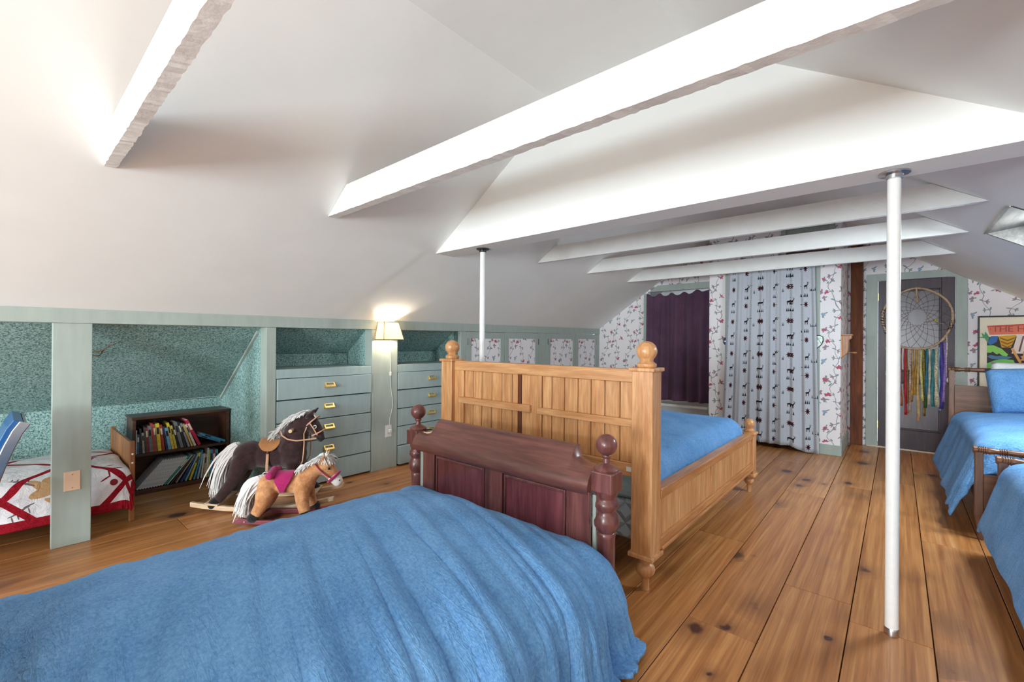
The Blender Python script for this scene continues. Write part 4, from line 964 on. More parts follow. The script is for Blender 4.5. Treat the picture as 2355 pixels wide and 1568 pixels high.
def book(y, z, t, h, dp, lean, c, cname, shelf, x=bx1-.022, grp=None):
    if c not in bookmats: bookmats[c] = plain('book cover %d %d %d' % c, c, .45, var=.16, sc=60)
    e = .0018; th = radians(lean); c2 = .0022
    mb = MB().box(-dp, 0, 0, c2, 0, h).box(-dp, 0, t-c2, t, 0, h).box(-c2, 0, c2, t-c2, 0, h)
    o = build(mb, 'book', bookmats[c]); o.location = (x, y, z+(t*sin(-th) if th < 0 else 0)+.0008); o.rotation_euler = (th, 0, 0)
    build(MB().box(-dp+.004, -c2, c2, t-c2, .004, h-.004), 'pages', M_PAGE, o, local=True)
    if t > .013:
        build(MB().box(0, .0005, t*.18, t*.82, h*.62, h*.86), 'spine_print', M_PAGE if sum(c) < 330 else M_INK, o, local=True)
    tag(o, '%s on the bookcase\'s %s' % (cname, shelf), 'book', grp or ('books on the %s' % shelf)); return t/cos(th)
U = 'upper shelf'
rows = [(.008, .190, 0, (196, 202, 206), 'thin grey white book'), (.014, .155, 0, (62, 96, 140), 'short blue book'), (.012, .20, 1, (52, 56, 62), 'thin charcoal book beside the short blue book'), (.014, .165, 3, (176, 168, 158), 'short beige book'),
        (.010, .21, 4, (72, 78, 78), 'thin greenish charcoal book'), (.016, .205, 4, (142, 52, 48), 'dark red book beside the slate grey book'), (.020, .215, 4, (116, 120, 132), 'slate grey book'), (.012, .235, 4, (176, 70, 60), 'tall salmon red book'), (.016, .225, 4, (146, 92, 76), 'rust brown book'),
        (.024, .228, 5, (228, 196, 60), 'wide yellow book'), (.018, .215, 6, (168, 58, 40), 'orange red book between the yellow and navy books'), (.012, .20, 8, (44, 60, 102), 'navy book'), (.020, .185, 9, (120, 176, 206), 'light blue book'), (.016, .225, 10, (224, 194, 66), 'narrow yellow book beside the light blue book'),
        (.016, .20, 11, (214, 190, 88), 'mustard book beside the short black book'), (.014, .19, 12, (34, 34, 38), 'short black book'), (.022, .225, 13, (118, 118, 120), 'wide mid grey book'), (.016, .225, 14, (36, 38, 44), 'tall black book'), (.014, .215, 16, (150, 146, 150), 'thin light grey book'),
        (.012, .21, 18, (214, 178, 96), 'thin mustard book beside the pale pink book'), (.016, .205, 20, (222, 204, 196), 'pale pink book'), (.022, .245, 23, (190, 34, 70), 'crimson book')]
tn = lambda d: math.tan(radians(d)); cs = lambda d: cos(radians(d)); sn = lambda d: sin(radians(d))
y = by0+.024; pv = None
for t, h, ln, c, nm in rows:                  # tops lean back towards the case's side; a book leans on the one before it
    if pv: y += pv[0]/cs(pv[2]) + min(h*cs(ln), pv[1]*cs(pv[2])+pv[0]*sn(pv[2]))*(tn(ln)-tn(pv[2])) + .0006
    book(y, .326, t, h, .17, ln, c, nm, U); pv = (t, h, ln)
yc = y; ANG = 64; tb = .016                    # two books slumped between the last one and the case's side
book(by1-.022-.0012-tb*cs(ANG), .326, tb, .20, .17, ANG, (70, 150, 190), 'bright blue book slumped low', U)
book(by1-.022-.0012-tb*cs(ANG)-tb/cs(ANG)-.0006, .326, tb, .185, .17, ANG, (52, 124, 168), 'blue book slumped low', U)
Lw = 'lower shelf'
y = by0+.026
low = [(.013, .27, 40, (206, 208, 214), 'pale thin magazine')]*10+[(.016, .275, 40, (58, 140, 128), 'green picture book'), (.007, .275, 39, (204, 206, 208), 'pale thin magazine'), (.009, .26, 37, (60, 60, 70), 'dark thin book'), (.009, .25, 32, (168, 150, 132), 'tan thin book'), (.009, .24, 27, (44, 78, 136), 'dark blue book'),
      (.008, .235, 22, (150, 190, 206), 'sky blue book'), (.014, .235, 18, (212, 188, 70), 'yellow book'), (.010, .25, 14, (74, 150, 184), 'leaning bright blue book'), (.012, .21, 10, (150, 170, 190), 'grey blue book'), (.010, .21, 6, (206, 208, 206), 'white paperback'), (.014, .205, 4, (190, 158, 120), 'tan book'),
      (.012, .255, 3, (202, 204, 206), 'tall white book'), (.008, .24, 2, (216, 200, 90), 'narrow yellow book'), (.020, .235, 1, (62, 148, 190), 'upright bright blue book beside the magenta book'), (.018, .23, 0, (150, 52, 96), 'magenta book'), (.020, .23, 0, (86, 168, 190), 'turquoise book')]
y += .002; pv = None
for t, h, ln, c, nm in low:                   # tops lean forward along the shelf on to the next, straighter one
    if pv: y += pv[0]*cs(pv[2]) + t*sn(ln)**2/cs(ln) + min(pv[1]*cs(pv[2]), h*cs(ln)+t*sn(ln))*(tn(pv[2])-tn(ln)) + .0006
    book(y, .036, t, h, .17, -ln, c, nm, Lw); pv = (t, h, ln)

# ================================================================== TOY BED AND QUILT
TB = thing('toddler_bed', 'small brown wooden toddler bed beside the bookcase', 'bed', (-4.36, .1, 0))
for y, h in ((.612, .545), (-.80, .60)):
    for x in (-3.985, -4.745): build(MB().box(x-.02, x+.02, y-.014, y+.014, 0, h), 'leg', M_TOYBED, TB, bevel=.003)
    build(MB().box(-4.725, -4.005, y-.009, y+.009, .14, h-.01), 'end_board', M_TOYBED, TB, bevel=.003)
for x in (-3.985, -4.745): build(MB().box(x-.01, x+.01, -.786, .598, .15, .23), 'side_rail', M_TOYBED, TB, bevel=.003)
build(MB().box(-4.73, -4.0, -.78, .59, .16, .36), 'mattress', M_SHEET, TB, bevel=.04, seg=3)
for hz in (.40, .46): build(MB().lathe([(.006, 0), (.006, .006), (.001, .008)], (-3.965, .612, hz), 10, 'x'), 'screw_cap', M_WPLAST, TB, 60)
ac = -3.88; bc0 = .02
QUILT_DEER = [(ac-.02, .20, .030, .075, .3), (ac-.05, .28, .055, .10, -.2), (ac+.06, .26, .018, .075, -.5), (ac-.12, .27, .016, .07, .6), (ac-.055, .17, .05, .018, .9), (ac+.03, .33, .02, .06, .2)]
QUILT_ANTLER = []
for sg in (1, -1):
    ox, oy = ac+.01+sg*.055, .10
    for k in range(4): QUILT_ANTLER += [(ox+sg*.014*k-.02, oy+.03-.02*k, .004, .026, .35*sg), (ox+sg*(.03+.012*k)-.02, oy+.03-.022*k, .018, .0035, .2*sg)]
QUILT_STAR = [(ac-.40+dx, .42+dy, rx, ry, an) for dx, dy, rx, ry, an in ((0, 0, .05, .012, .3), (0, 0, .012, .05, .3), (0, 0, .03, .03, 0))]
QUILT_STAR += [(ac-.16, .50, .006, .03, .3), (ac-.12, .47, .024, .005, .5), (ac-.09, .53, .005, .03, -.2), (ac-.06, .49, .026, .005, .1), (ac-.03, .47, .005, .028, .5), (ac+.0, .51, .02, .02, 0), (ac+.25, .06, .03, .004, .4), (ac+.22, .10, .004, .03, .5)]
def quilt2(name):
    m, nt, b = newmat(name, .9, .2); tc = nt.nodes.new('ShaderNodeTexCoord'); A, B, _ = sepxyz(nt, tc.outputs['UV'])
    p = (A-ac)/.60+(B-bc0)/.56+.5; q = (A-ac)/.60-(B-bc0)/.56+.5
    band = ((p.fr()-.5).abs()).mn((q.fr()-.5).abs()).lt(.042)
    hem = A.gt(-3.985+.285-.055).mx(B.gt(.545+.15-.06))
    wht = ramp(nt, tnoise(nt, coord(nt), 9, 4), [(.3, lin((206, 202, 208))), (.7, lin((236, 232, 234)))])
    red = ramp(nt, tnoise(nt, coord(nt), 60, 3), [(.3, lin((124, 8, 24))), (.7, lin((160, 20, 38)))])
    col = mix(nt, blobs(nt, (A, B), QUILT_DEER).lt(1), wht, lin((186, 148, 108))); col = mix(nt, blobs(nt, (A, B), QUILT_ANTLER).lt(1), col, lin((112, 98, 100)))
    col = mix(nt, blobs(nt, (A, B), QUILT_STAR).lt(1), col, lin((132, 40, 48))); col = mix(nt, band.mx(hem), col, red); setc(nt, b, col)
    bump(nt, b, E(nt, tnoise(nt, coord(nt), 24, 4, .6, .8)), .55, .012); return m
M_QUILT = quilt2('deer and lattice quilt')
def quilt_post(P, a, b):
    if P.x < -3.955 and P.y > .588: P.y = .588
    if P.x >= -3.955 and P.y > .588: P.y = .588+(P.y-.588)*1.0
    if P.x < -4.775: P.x = -4.775
    return P
tag(drape('quilt', M_QUILT, -4.71, -3.985, -.72, .545, .375, (.05, .285, .04, .15), R=.055, flare=.22, dome=.02, fold=.008, ff=14, wr=.010, n=(70, 110), seed=12, thick=.012, zmin=.04, post=quilt_post), 'white quilt with red lattice bands and a tan reindeer on the toddler bed', 'quilt')

# ================================================================== ROCKING HORSES
def capsule(mb, p, q, r0, r1, flat=1.0, n=14):
    p, q = Vector(p), Vector(q); d = (q-p); L = d.length; pts, rs = [], []
    d.normalize()
    for k in (-.98, -.8, -.5, 0): pts.append(p+d*r0*k); rs.append(r0*sqrt(max(.0004, 1-k*k)))
    for k in (0, .5, .8, .98): pts.append(q+d*r1*k); rs.append(r1*sqrt(max(.0004, 1-k*k)))
    return mb.tube(pts, rs, n, flat)
def plush(name, c, c2, sc=60):
    m, nt, b = newmat(name, .95, .15); b.inputs['Sheen Weight'].default_value = .35; v = coord(nt)
    setc(nt, b, ramp(nt, tnoise(nt, v, sc*.4, 5, .7), [(.3, lin(c)), (.7, lin(c2))])); bump(nt, b, tnoise(nt, v, sc*6, 3), .5, .006); return m
def hair(strands, name, mat, parent):
    """each strand: list of points and a root width; one joined coat of ribbons"""
    mb = MB()
    for pts, wd in strands:
        b = len(mb.v); n = len(pts)
        for i, p in enumerate(pts):
            p = Vector(p); t = (Vector(pts[min(i+1, n-1)])-Vector(pts[max(i-1, 0)])).normalized(); s_ = t.cross(Vector((.3, 1, .2))).normalized()
            w_ = wd*(1-.85*(i/(n-1))**1.5); mb.v += [tuple(p-s_*w_), tuple(p+s_*w_)]
        mb.f += [(b+2*i, b+2*i+1, b+2*i+3, b+2*i+2) for i in range(n-1)]
    o = build(mb, name, mat, parent, 180, local=True); o['kind'] = 'stuff'; return o
def fused(mb, name, mat, parent, voxel=.008, it=6):
    o = build(mb, name, mat, parent, 180, local=True)
    r = o.modifiers.new('one skin', 'REMESH'); r.mode = 'VOXEL'; r.voxel_size = voxel; r.use_smooth_shade = True
    s_ = o.modifiers.new('soften', 'SMOOTH'); s_.iterations = it; s_.factor = .5; return o
def arc_rocker(mb, y, L, w_, h, k, z0=.0, knob=0):
    n = 24; lo, hi = [], []
    for i in range(n+1):
        s_ = -L+2*L*i/n; z = z0+k*s_*s_
        e = 1-abs(s_)/L; hh = h*(1 if e > .12 or knob == 0 else .55+.45*e/.12) + knob*exp(-((abs(s_)-L*.9)/(L*.10))**2)
        lo.append((s_, z)); hi.append((s_, z+hh))
    prof = lo+hi[::-1]
    return mb.prism([(a, b) for a, b in prof], 'y', y-w_, y+w_)
WHITEHAIR = plush('white plush hair', (236, 232, 230), (255, 254, 252), 80)
rh = random.Random(21)
def strand(root, dirs, L, n=6, droop=.0, jit=.02):
    p = Vector(root); out = [p.copy()]; d = Vector(dirs).normalized()
    for i in range(n-1):
        d = (d+Vector((rh.uniform(-jit, jit)*6, rh.uniform(-jit, jit)*6, -droop))).normalized(); p = p+d*(L/(n-1)); out.append(p.copy())
    return out
# --- big dark horse
HD = radians(49)
H1 = thing('rocking_horse', 'larger dark brown plush rocking horse with white mane on pale rockers', 'rocking horse', (-3.61, 1.385, 0), 'plush rocking horses', HD)
m1 = plush('dark brown plush', (44, 28, 30), (76, 52, 52)); mb = MB()
mb.ball((-.165, 0, .372), (.115, .098, .112)); mb.ball((.0, 0, .372), (.20, .092, .100)); mb.ball((.14, 0, .372), (.108, .100, .116))
capsule(mb, (.135, 0, .42), (.172, 0, .53), .108, .090); capsule(mb, (.168, 0, .53), (.205, 0, .605), .090, .074); capsule(mb, (.20, 0, .60), (.258, 0, .622), .074, .062)
capsule(mb, (.265, 0, .620), (.315, 0, .560), .060, .047); capsule(mb, (.315, 0, .560), (.340, 0, .508), .046, .036)
for s_ in (1, -1):
    capsule(mb, (-.20, .055*s_, .33), (-.245, .095*s_, .20), .072, .045); capsule(mb, (-.245, .095*s_, .20), (-.315, .135*s_, .095), .044, .034)
    capsule(mb, (.165, .05*s_, .32), (.20, .10*s_, .20), .062, .042); capsule(mb, (.20, .10*s_, .20), (.245, .135*s_, .10), .042, .034)
fused(mb, 'body', m1, H1)
M_BLKF = plush('black felt hoof', (18, 18, 20), (40, 40, 42)); M_RAIL = wood('pale beech', (206, 170, 132), (240, 212, 178), (2.4, 26, 26), .4, .2, rand=False); M_TANS = fabric('tan leather strap', (196, 148, 118), (224, 182, 152), bmp=.1)
M_FAWN = fabric('tan saddle leather', (176, 118, 72), (204, 148, 98), rough=.6, bmp=.1)
for s_ in (1, -1):
    for xx, tilt in ((-.335, -1), (.262, 1)):
        fused(capsule(MB(), (xx, .142*s_, .078), (xx-.012*tilt*-1, .146*s_, .060), .037, .038), 'hoof', M_BLKF, H1, .006, 3)
    rk = MB(); arc_rocker(rk, .158*s_, .49, .016, .034, .24, .0); build(rk, 'rocker', M_RAIL, H1, bevel=.006, local=True)
for xx in (-.345, .275):
    k = .24*xx*xx+.034; sl = .45 if xx > 0 else -.45
    build(MB().hexa([(xx-.045, -.185, k-.045*sl*.4), (xx+.045, -.185, k+.045*sl*.4), (xx+.045, .185, k+.045*sl*.4), (xx-.045, .185, k-.045*sl*.4)], [(xx-.045, -.185, k+.014-.045*sl*.4), (xx+.045, -.185, k+.014+.045*sl*.4), (xx+.045, .185, k+.014+.045*sl*.4), (xx-.045, .185, k+.014-.045*sl*.4)]), 'cross_board', M_RAIL, H1, bevel=.003, local=True)
build(MB().tube([(.165, -.125, .572), (.165, .125, .572)], .013, 12), 'handle_peg', M_RAIL, H1, 60, local=True)
for s_ in (1, -1):
    ear = MB(); capsule(ear, (.272, .040*s_, .672), (.308, .048*s_, .712), .032, .014, .6); fused(ear, 'ear', m1, H1, .005, 2)
    ey = build(MB().ball((.318, .044*s_, .588), .010, 10, 8), 'eye', M_BLACK, H1, 80, local=True); build(MB().tube([(.318+.011*cos(a), .050*s_, .588+.011*sin(a)) for a in [pi*i/8 for i in range(17)]], .0028, 6), 'eye_ring', M_WPLAST, ey, local=True)
    build(MB().ball((.352, .022*s_, .488), (.020, .018, .022), 10, 8), 'muzzle', M_BLKF, H1, 80, local=True)
def band(name, pts, r, mat, par, flat=1.0): return build(MB().tube(pts, r, 8, flat), name, mat, par, 70, local=True)
def loop(c, u, v, ru, rv, n=28): c, u, v = Vector(c), Vector(u).normalized(), Vector(v).normalized(); return [c+u*ru*cos(2*pi*i/n)+v*rv*sin(2*pi*i/n) for i in range(n+1)]
band('bridle', loop((.330, 0, .535), (0, 1, 0), (.9, 0, .45), .048, .050), .0055, M_TANS, H1)
band('bridle', loop((.285, 0, .622), (0, 1, 0), (.75, 0, .65), .062, .066), .0055, M_TANS, H1)
for s_ in (1, -1):
    band('bridle', [(.335, .047*s_, .525), (.312, .058*s_, .575), (.285, .064*s_, .62)], .005, M_TANS, H1)
    band('rein', [(.33, .05*s_, .50), (.27, .075*s_, .497), (.20, .098*s_, .495), (.14, .102*s_, .508), (.10, .098*s_, .535), (.085, .08*s_, .565)], .0055, M_TANS, H1)
    band('rein', [(.262, .064*s_, .59), (.248, .075*s_, .54), (.252, .082*s_, .47), (.250, .090*s_, .40), (.245, .095*s_, .34), (.225, .09*s_, .30)], .005, M_TANS, H1)
    band('stirrup_strap', [(0, .078*s_, .45), (-.002, .096*s_, .40), (-.004, .100*s_, .33), (-.006, .098*s_, .275)], .010, M_TANS, H1, .4)
    band('stirrup', loop((-.006, .104*s_, .235), (1, 0, 0), (0, 0, 1), .034, .034), .004, M_CHROME, H1)
sd = MB(); W_, Hn = 12, 14; vs = []
for i in range(W_+1):
    for j in range(Hn+1):
        s_ = -.075+.15*i/W_; a = -1.15+2.3*j/Hn; e = 1-.35*abs(2*i/W_-1)**3; a *= e
        vs.append((s_, .100*sin(a), .372+.110*cos(a)+.012*abs(2*i/W_-1)**2))
sd.add(vs, [(i*(Hn+1)+j, (i+1)*(Hn+1)+j, (i+1)*(Hn+1)+j+1, i*(Hn+1)+j+1) for i in range(W_) for j in range(Hn)])
sdo = build(sd, 'saddle', M_FAWN, H1, 180, local=True); q = sdo.modifiers.new('leather', 'SOLIDIFY'); q.thickness = .010; q.offset = 1
st = []
for i in range(430):
    t = rh.random(); crest = Vector((.050+.225*t, rh.uniform(-.026, .026), .510+.195*sin(t*1.40)-.008)); sg = rh.choice((1, -1))
    st.append((strand(crest, (-.55+.2*rh.random(), sg*.55, .95-.3*t), rh.uniform(.07, .12), 6, .34, .03), .008))
for i in range(40): st.append((strand((.285, rh.uniform(-.02, .02), .685), (.8, rh.uniform(-.3, .3), .1), .05, 5, .4), .005))
hair(st, 'mane', WHITEHAIR, H1)
st = []
for i in range(240):
    r0 = Vector((-.255+rh.uniform(-.02, .02), rh.uniform(-.03, .03), .440+rh.uniform(-.05, .03)))
    st.append((strand(r0, (-1, rh.uniform(-.5, .5), -.25), rh.uniform(.28, .40), 9, rh.uniform(.28, .55), .02), .009))
hair(st, 'tail', WHITEHAIR, H1)
# --- small tan horse
H2 = thing('rocking_horse', 'smaller tan plush rocking horse with magenta saddle on maroon rockers', 'rocking horse', (-3.205, 1.365, 0), 'plush rocking horses', HD)
m2 = plush('tan plush', (178, 112, 66), (226, 172, 122)); M_MAG = fabric('magenta felt', (150, 26, 84), (186, 48, 112), bmp=.2); M_MAROON = plain('maroon painted wood', (128, 52, 66), .4, var=.1)
mb = MB(); mb.ball((-.150, 0, .236), (.085, .080, .086)); mb.ball((-.03, 0, .245), (.14, .072, .074)); mb.ball((.075, 0, .252), (.080, .074, .080))
capsule(mb, (.085, 0, .275), (.150, 0, .345), .070, .056); capsule(mb, (.150, 0, .345), (.215, 0, .365), .058, .060); capsule(mb, (.215, 0, .360), (.262, 0, .300), .058, .044)
for s_ in (1, -1):
    capsule(mb, (-.160, .05*s_, .20), (-.175, .075*s_, .13), .066, .046); capsule(mb, (-.175, .075*s_, .13), (-.205, .090*s_, .075), .046, .036)
    capsule(mb, (.075, .045*s_, .21), (.085, .072*s_, .14), .055, .044); capsule(mb, (.085, .072*s_, .14), (.105, .088*s_, .075), .044, .036)
fused(mb, 'body', m2, H2)
fused(capsule(MB(), (.268, 0, .290), (.300, 0, .250), .042, .038), 'muzzle', plush('white plush muzzle', (232, 228, 226), (252, 250, 250)), H2, .006, 3)
for s_ in (1, -1):
    for xx in (-.215, .110): fused(capsule(MB(), (xx, .094*s_, .060), (xx+(.012 if xx > 0 else -.008), .096*s_, .050), .036, .036), 'hoof', M_BLKF, H2, .006, 3)
    rk = MB(); arc_rocker(rk, .102*s_, .335, .011, .030, .20, .0, .014); build(rk, 'rocker', M_MAROON, H2, bevel=.004, local=True)
    build(MB().ball((-.27, .1135*s_, .032), .004, 8, 6), 'screw', M_WPLAST, H2, local=True)
    ear = MB(); capsule(ear, (.205, .042*s_, .405), (.225, .062*s_, .448), .022, .009, .6); fused(ear, 'ear', m2, H2, .005, 2)
    build(MB().ball((.252, .045*s_, .352), .009, 10, 8), 'eye', M_BLACK, H2, 80, local=True)
    build(MB().ball((.318, .026*s_, .262), .006, 8, 6), 'nostril', M_BLACK, H2, 80, local=True)
    band('bridle', [(.165, .06*s_, .39), (.195, .064*s_, .35), (.24, .056*s_, .305), (.268, .05*s_, .285)], .0075, M_MAG, H2, .5)
for xx in (-.21, .115): build(MB().box(xx-.02, xx+.02, -.112, .112, .030+.2*xx*xx, .040+.2*xx*xx), 'cross_board', M_MAROON, H2, bevel=.003, local=True)
band('bridle', loop((.274, 0, .282), (0, 1, 0), (.7, 0, .6), .050, .050), .008, M_MAG, H2)
sd = MB(); vs = []; W_, Hn = 12, 18
for i in range(W_+1):
    for j in range(Hn+1):
        t = 2*i/W_-1; s_ = -.045+.062*t*(1-.75*smst(.35, 1, abs(2*j/Hn-1))); a = -2.05+4.1*j/Hn
        vs.append((s_, .080*sin(a)*1.0, .245+.084*cos(a)))
sd.add(vs, [(i*(Hn+1)+j, (i+1)*(Hn+1)+j, (i+1)*(Hn+1)+j+1, i*(Hn+1)+j+1) for i in range(W_) for j in range(Hn)])
sdo = build(sd, 'saddle_blanket', M_MAG, H2, 180, local=True); q = sdo.modifiers.new('felt', 'SOLIDIFY'); q.thickness = .008; q.offset = 1
for s_ in (0,): fused(MB().tube([(-.125, -.075, .325), (-.122, 0, .345), (-.125, .075, .325)], [.026, .026, .026], 12).ball((-.125, -.078, .324), .029).ball((-.125, .078, .324), .029), 'saddle_roll', M_MAG, H2, .006, 4)
st = []
for i in range(260):
    t = rh.random(); crest = Vector((.065+.15*t, rh.uniform(-.02, .02), .335+.085*t)); sg = rh.choice((1, -1))
    st.append((strand(crest, (-.5+.2*rh.random(), sg*.6, .8), rh.uniform(.06, .09), 6, .34, .03), .0075))
for i in range(150): st.append((strand((.215+rh.uniform(-.02, .02), rh.uniform(-.03, .03), .415), (rh.uniform(-.2, 1.0), rh.uniform(-.9, .9), .35), rh.uniform(.06, .085), 6, .36, .03), .0055))
hair(st, 'mane', WHITEHAIR, H2)
st = []
for i in range(260):
    r0 = Vector((-.205+rh.uniform(-.02, .02), rh.uniform(-.03, .03), .275+rh.uniform(-.03, .025)))
    st.append((strand(r0, (-1, rh.uniform(-.7, .7), .15), rh.uniform(.20, .29), 9, rh.uniform(.30, .55), .022), .009))
hair(st, 'tail', WHITEHAIR, H2)

# ================================================================== SMALL THINGS
# swivel chair at the frame's edge
CH = thing('swivel_chair', 'blue padded swivel chair with chrome back frame by the green post', 'chair', (-3.43, -.27, 0))
M_VINYL = plain('blue vinyl', (30, 88, 150), .3, coat=.3, var=.05)
bk = [(-.02, .50), (.0, .56), (.022, .64), (.048, .72), (.075, .79), (.096, .825), (.10, .835)]
def back_strip(x0, x1, off0, off1, name, mat, bev):
    pts = [Vector((0, y, z)) for y, z in bk]; vs = []
    prof = []
    for i, p in enumerate(pts):
        t = (pts[min(i+1, 6)]-pts[max(i-1, 0)]).normalized(); n_ = Vector((0, t.z, -t.y)); prof.append((p+n_*off0, p+n_*off1))
    poly = [(a.y, a.z) for a, b in prof]+[(b.y, b.z) for a, b in prof[::-1]]
    return build(MB().prism(poly, 'x', x0, x1), name, mat, CH, 40, bevel=bev, seg=3)
back_strip(-3.66, -3.24, -.050, -.014, 'back_pad', M_VINYL, .012)
back_strip(-3.685, -3.665, -.030, .012, 'back_frame', M_CHROME, .004); back_strip(-3.235, -3.215, -.030, .012, 'back_frame', M_CHROME, .004); back_strip(-3.665, -3.235, -.012, .0, 'back_shell', M_CHROME, .002)
build(MB().box(-3.66, -3.24, -.50, -.06, .44, .50), 'seat', M_VINYL, CH, bevel=.02, seg=3)
build(MB().box(-3.48, -3.42, -.20, .005, .425, .445).box(-3.48, -3.42, -.02, .005, .44, .56), 'back_bracket', M_CHROME, CH, bevel=.003)
build(MB().lathe([(.028, .09), (.028, .30), (.016, .31), (.016, .43), (.06, .432), (.06, .441)], (-3.45, -.27, 0), 18), 'column', M_BLACK, CH, 40)
for k in range(5):
    a = radians(75+72*k); ex, ey = -3.45+.27*cos(a), -.27+.27*sin(a)
    lg = build(MB().tube([(-3.45, -.27, .10), (ex, ey, .07)], [.022, .015], 10), 'base_arm', M_BLACK, CH, 60)
    build(MB().lathe([(.006, -.018), (.024, -.016), (.026, 0), (.024, .016), (.006, .018)], (ex, ey, .0262), 16, 'x'), 'castor', M_BLACK, lg, 50)
# wall lamp
WL = thing('wall_lamp', 'lit pleated cream wall lamp with dark piping on the board between the drawer units', 'lamp', (XL+.008, 2.47, 1.26))
def shademat():
    m = bpy.data.materials.new('cream lamp shade'); m.use_nodes = True; nt = m.node_tree; nt.nodes.remove(nt.nodes['Principled BSDF']); out = nt.nodes['Material Output']
    d = nt.nodes.new('ShaderNodeBsdfDiffuse'); t = nt.nodes.new('ShaderNodeBsdfTranslucent'); n = tnoise(nt, coord(nt, scale=(300, 300, 20)), 1, 2)
    c = ramp(nt, n, [(.3, lin((228, 210, 176))), (.7, lin((246, 234, 206)))]); nt.links.new(c, d.inputs[0]); nt.links.new(c, t.inputs[0])
    mx = nt.nodes.new('ShaderNodeMixShader'); mx.inputs[0].default_value = .45; nt.links.new(d.outputs[0], mx.inputs[1]); nt.links.new(t.outputs[0], mx.inputs[2]); nt.links.new(mx.outputs[0], out.inputs[0]); return m
M_SHADE = shademat(); M_PIPE = plain('dark piping', (96, 74, 40), .8)
lb_ = [(XL+.016, 2.355, 1.262), (XL+.165, 2.355, 1.262), (XL+.165, 2.578, 1.262), (XL+.016, 2.578, 1.262)]
lt_ = [(XL+.016, 2.385, 1.428), (XL+.120, 2.385, 1.428), (XL+.120, 2.548, 1.428), (XL+.016, 2.548, 1.428)]
sh = MB()
for i in range(4): j = (i+1) % 4; sh.quad(lb_[i], lb_[j], lt_[j], lt_[i])
so = build(sh, 'shade', M_SHADE, WL); q = so.modifiers.new('fabric', 'SOLIDIFY'); q.thickness = .002
for i in range(4):
    j = (i+1) % 4
    for a, b_ in ((lb_[i], lb_[j]), (lt_[i], lt_[j]), (lb_[i], lt_[i])): build(MB().tube([a, b_], .0028, 6), 'piping', M_PIPE, so)
build(MB().tube([(XL+.006, 2.465, 1.30), (XL+.07, 2.465, 1.30), (XL+.07, 2.465, 1.315)], .008, 8), 'bracket', M_BRASS, WL, 60)
M_BULB = bpy.data.materials.new('lit bulb'); M_BULB.use_nodes = True; bb_ = M_BULB.node_tree.nodes['Principled BSDF']; bb_.inputs['Emission Color'].default_value = (1, .80, .52, 1); bb_.inputs['Emission Strength'].default_value = 12
build(MB().ball((XL+.07, 2.465, 1.345), .022, 14, 10), 'bulb', M_BULB, WL, 80)
l = bpy.data.lights.new('lamp_light', 'POINT'); l.energy = 13; l.color = (1, .90, .76); l.shadow_soft_size = .03; lo = bpy.data.objects.new('lamp_light', l); C.objects.link(lo); lo.parent = WL; lo.location = Vector((XL+.07, 2.465, 1.345))-Vector(WL['_o'])
# twin lamp on the door wall, just beyond the poster
WL2 = thing('wall_lamp', 'lit cream wall lamp on the door wall beyond the poster', 'lamp', (1.62, YD-.004, 1.05))
q4 = lambda h, z, dp: [(1.62-h, YD-.016, z), (1.62+h, YD-.016, z), (1.62+h, YD-.016-dp, z), (1.62-h, YD-.016-dp, z)]
b4, t4 = q4(.11, 1.04, .16), q4(.08, 1.205, .11); sh = MB()
for i in range(4): j = (i+1) % 4; sh.quad(b4[i], b4[j], t4[j], t4[i])
so = build(sh, 'shade', M_SHADE, WL2); q = so.modifiers.new('fabric', 'SOLIDIFY'); q.thickness = .002
build(MB().tube([(1.62, YD-.004, 1.08), (1.62, YD-.08, 1.08), (1.62, YD-.08, 1.10)], .008, 8), 'bracket', M_BRASS, WL2, 60)
build(MB().ball((1.62, YD-.08, 1.125), .022, 14, 10), 'bulb', M_BULB, WL2, 80)
l = bpy.data.lights.new('lamp_light_offscreen', 'POINT'); l.energy = 24; l.color = (1, .82, .66); l.shadow_soft_size = .03; lo = bpy.data.objects.new('lamp_light_offscreen', l); C.objects.link(lo); lo.parent = WL2; lo.location = (0, -.076, .075)
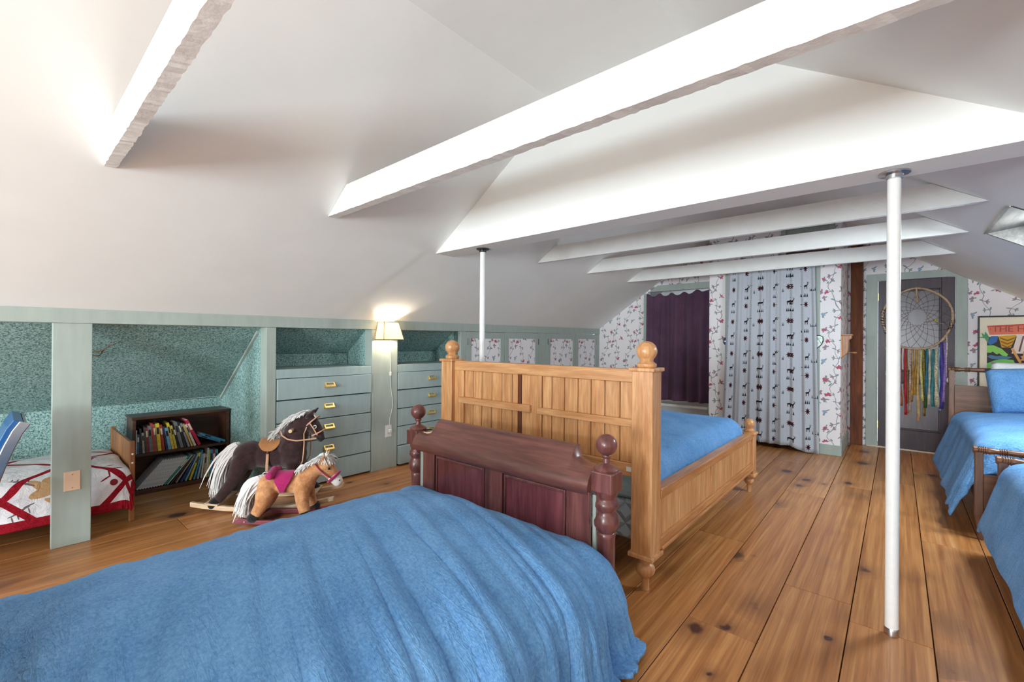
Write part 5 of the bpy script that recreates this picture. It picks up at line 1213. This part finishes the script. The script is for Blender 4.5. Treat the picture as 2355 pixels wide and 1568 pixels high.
# cord and socket
cd = thing('lamp_cord', 'thin white lamp cord running down to the wall socket', 'cord', (XL+.008, 2.53, .42))
xc = XL+.010
build(MB().tube([(xc, 2.53, 1.26), (xc, 2.531, 1.10), (xc, 2.533, .95), (xc, 2.532, .88), (xc+.002, 2.536, .80), (xc+.002, 2.552, .70), (xc+.002, 2.562, .62), (xc+.004, 2.545, .55), (xc+.006, 2.522, .48), (xc+.014, 2.516, .44), (xc+.022, 2.52, .40)], .0028, 6), 'cable', M_WPLAST, cd, 80)
build(MB().box(xc-.004, xc+.010, 2.524, 2.542, .905, .945), 'inline_switch', M_WPLAST, cd, bevel=.004)
build(MB().box(xc+.004, xc+.030, 2.508, 2.536, .352, .382), 'plug', M_WPLAST, cd, bevel=.005)
def plate(y, z, name, label, mat, outlet):
    t = thing(name, label, 'socket' if outlet else 'cover plate', (XL+.006, y, z)); x = XL+(.0065 if outlet else .0045)
    build(MB().box(x, x+.005, y-.036, y+.036, z-.058, z+.058), 'plate', mat, t, bevel=.002)
    if outlet:
        for dz in (.022, -.022):
            r_ = build(MB().box(x+.005, x+.007, y-.016, y+.016, z+dz-.014, z+dz+.014), 'receptacle', mat, t, bevel=.002)
            for dy_ in (-.007, .007): build(MB().box(x+.0068, x+.0074, y+dy_-.0012, y+dy_+.0012, z+dz-.004, z+dz+.006), 'slot', M_BLACK, r_)
    else:
        for dz in (.040, -.040): build(MB().lathe([(.004, 0), (.004, .0015), (.001, .002)], (x+.005, y, z+dz), 10, 'x'), 'screw', M_BRASS, t)
plate(.302, .388, 'blank_cover_plate', 'ivory blank cover plate screwed to the green post', M_IVORY, False)
plate(2.515, .365, 'wall_socket', 'white double wall socket below the lamp', M_WPLAST, True)
hk = thing('coat_hook', 'bent twig-like metal hook on the alcove slope', 'hook', (-4.10, .45, 1.16))
hz0 = lambda x, y: zL(x, y)-.010
build(MB().tube([(-4.16, .40, hz0(-4.16, .40)), (-4.12, .43, hz0(-4.12, .43)-.025), (-4.09, .47, hz0(-4.09, .47)-.035), (-4.05, .50, hz0(-4.05, .50)-.03), (-4.03, .53, hz0(-4.03, .53)-.03)], .004, 7), 'wire', M_BRONZE, hk, 80)
build(MB().tube([(-4.20, .42, hz0(-4.20, .42)), (-4.17, .46, hz0(-4.17, .46)-.02), (-4.13, .47, hz0(-4.13, .47)-.03), (-4.09, .47, hz0(-4.09, .47)-.035)], .0035, 7), 'wire', M_BRONZE, hk, 80)
for o in bpy.data.objects:
    if '_o' in o: del o['_o']
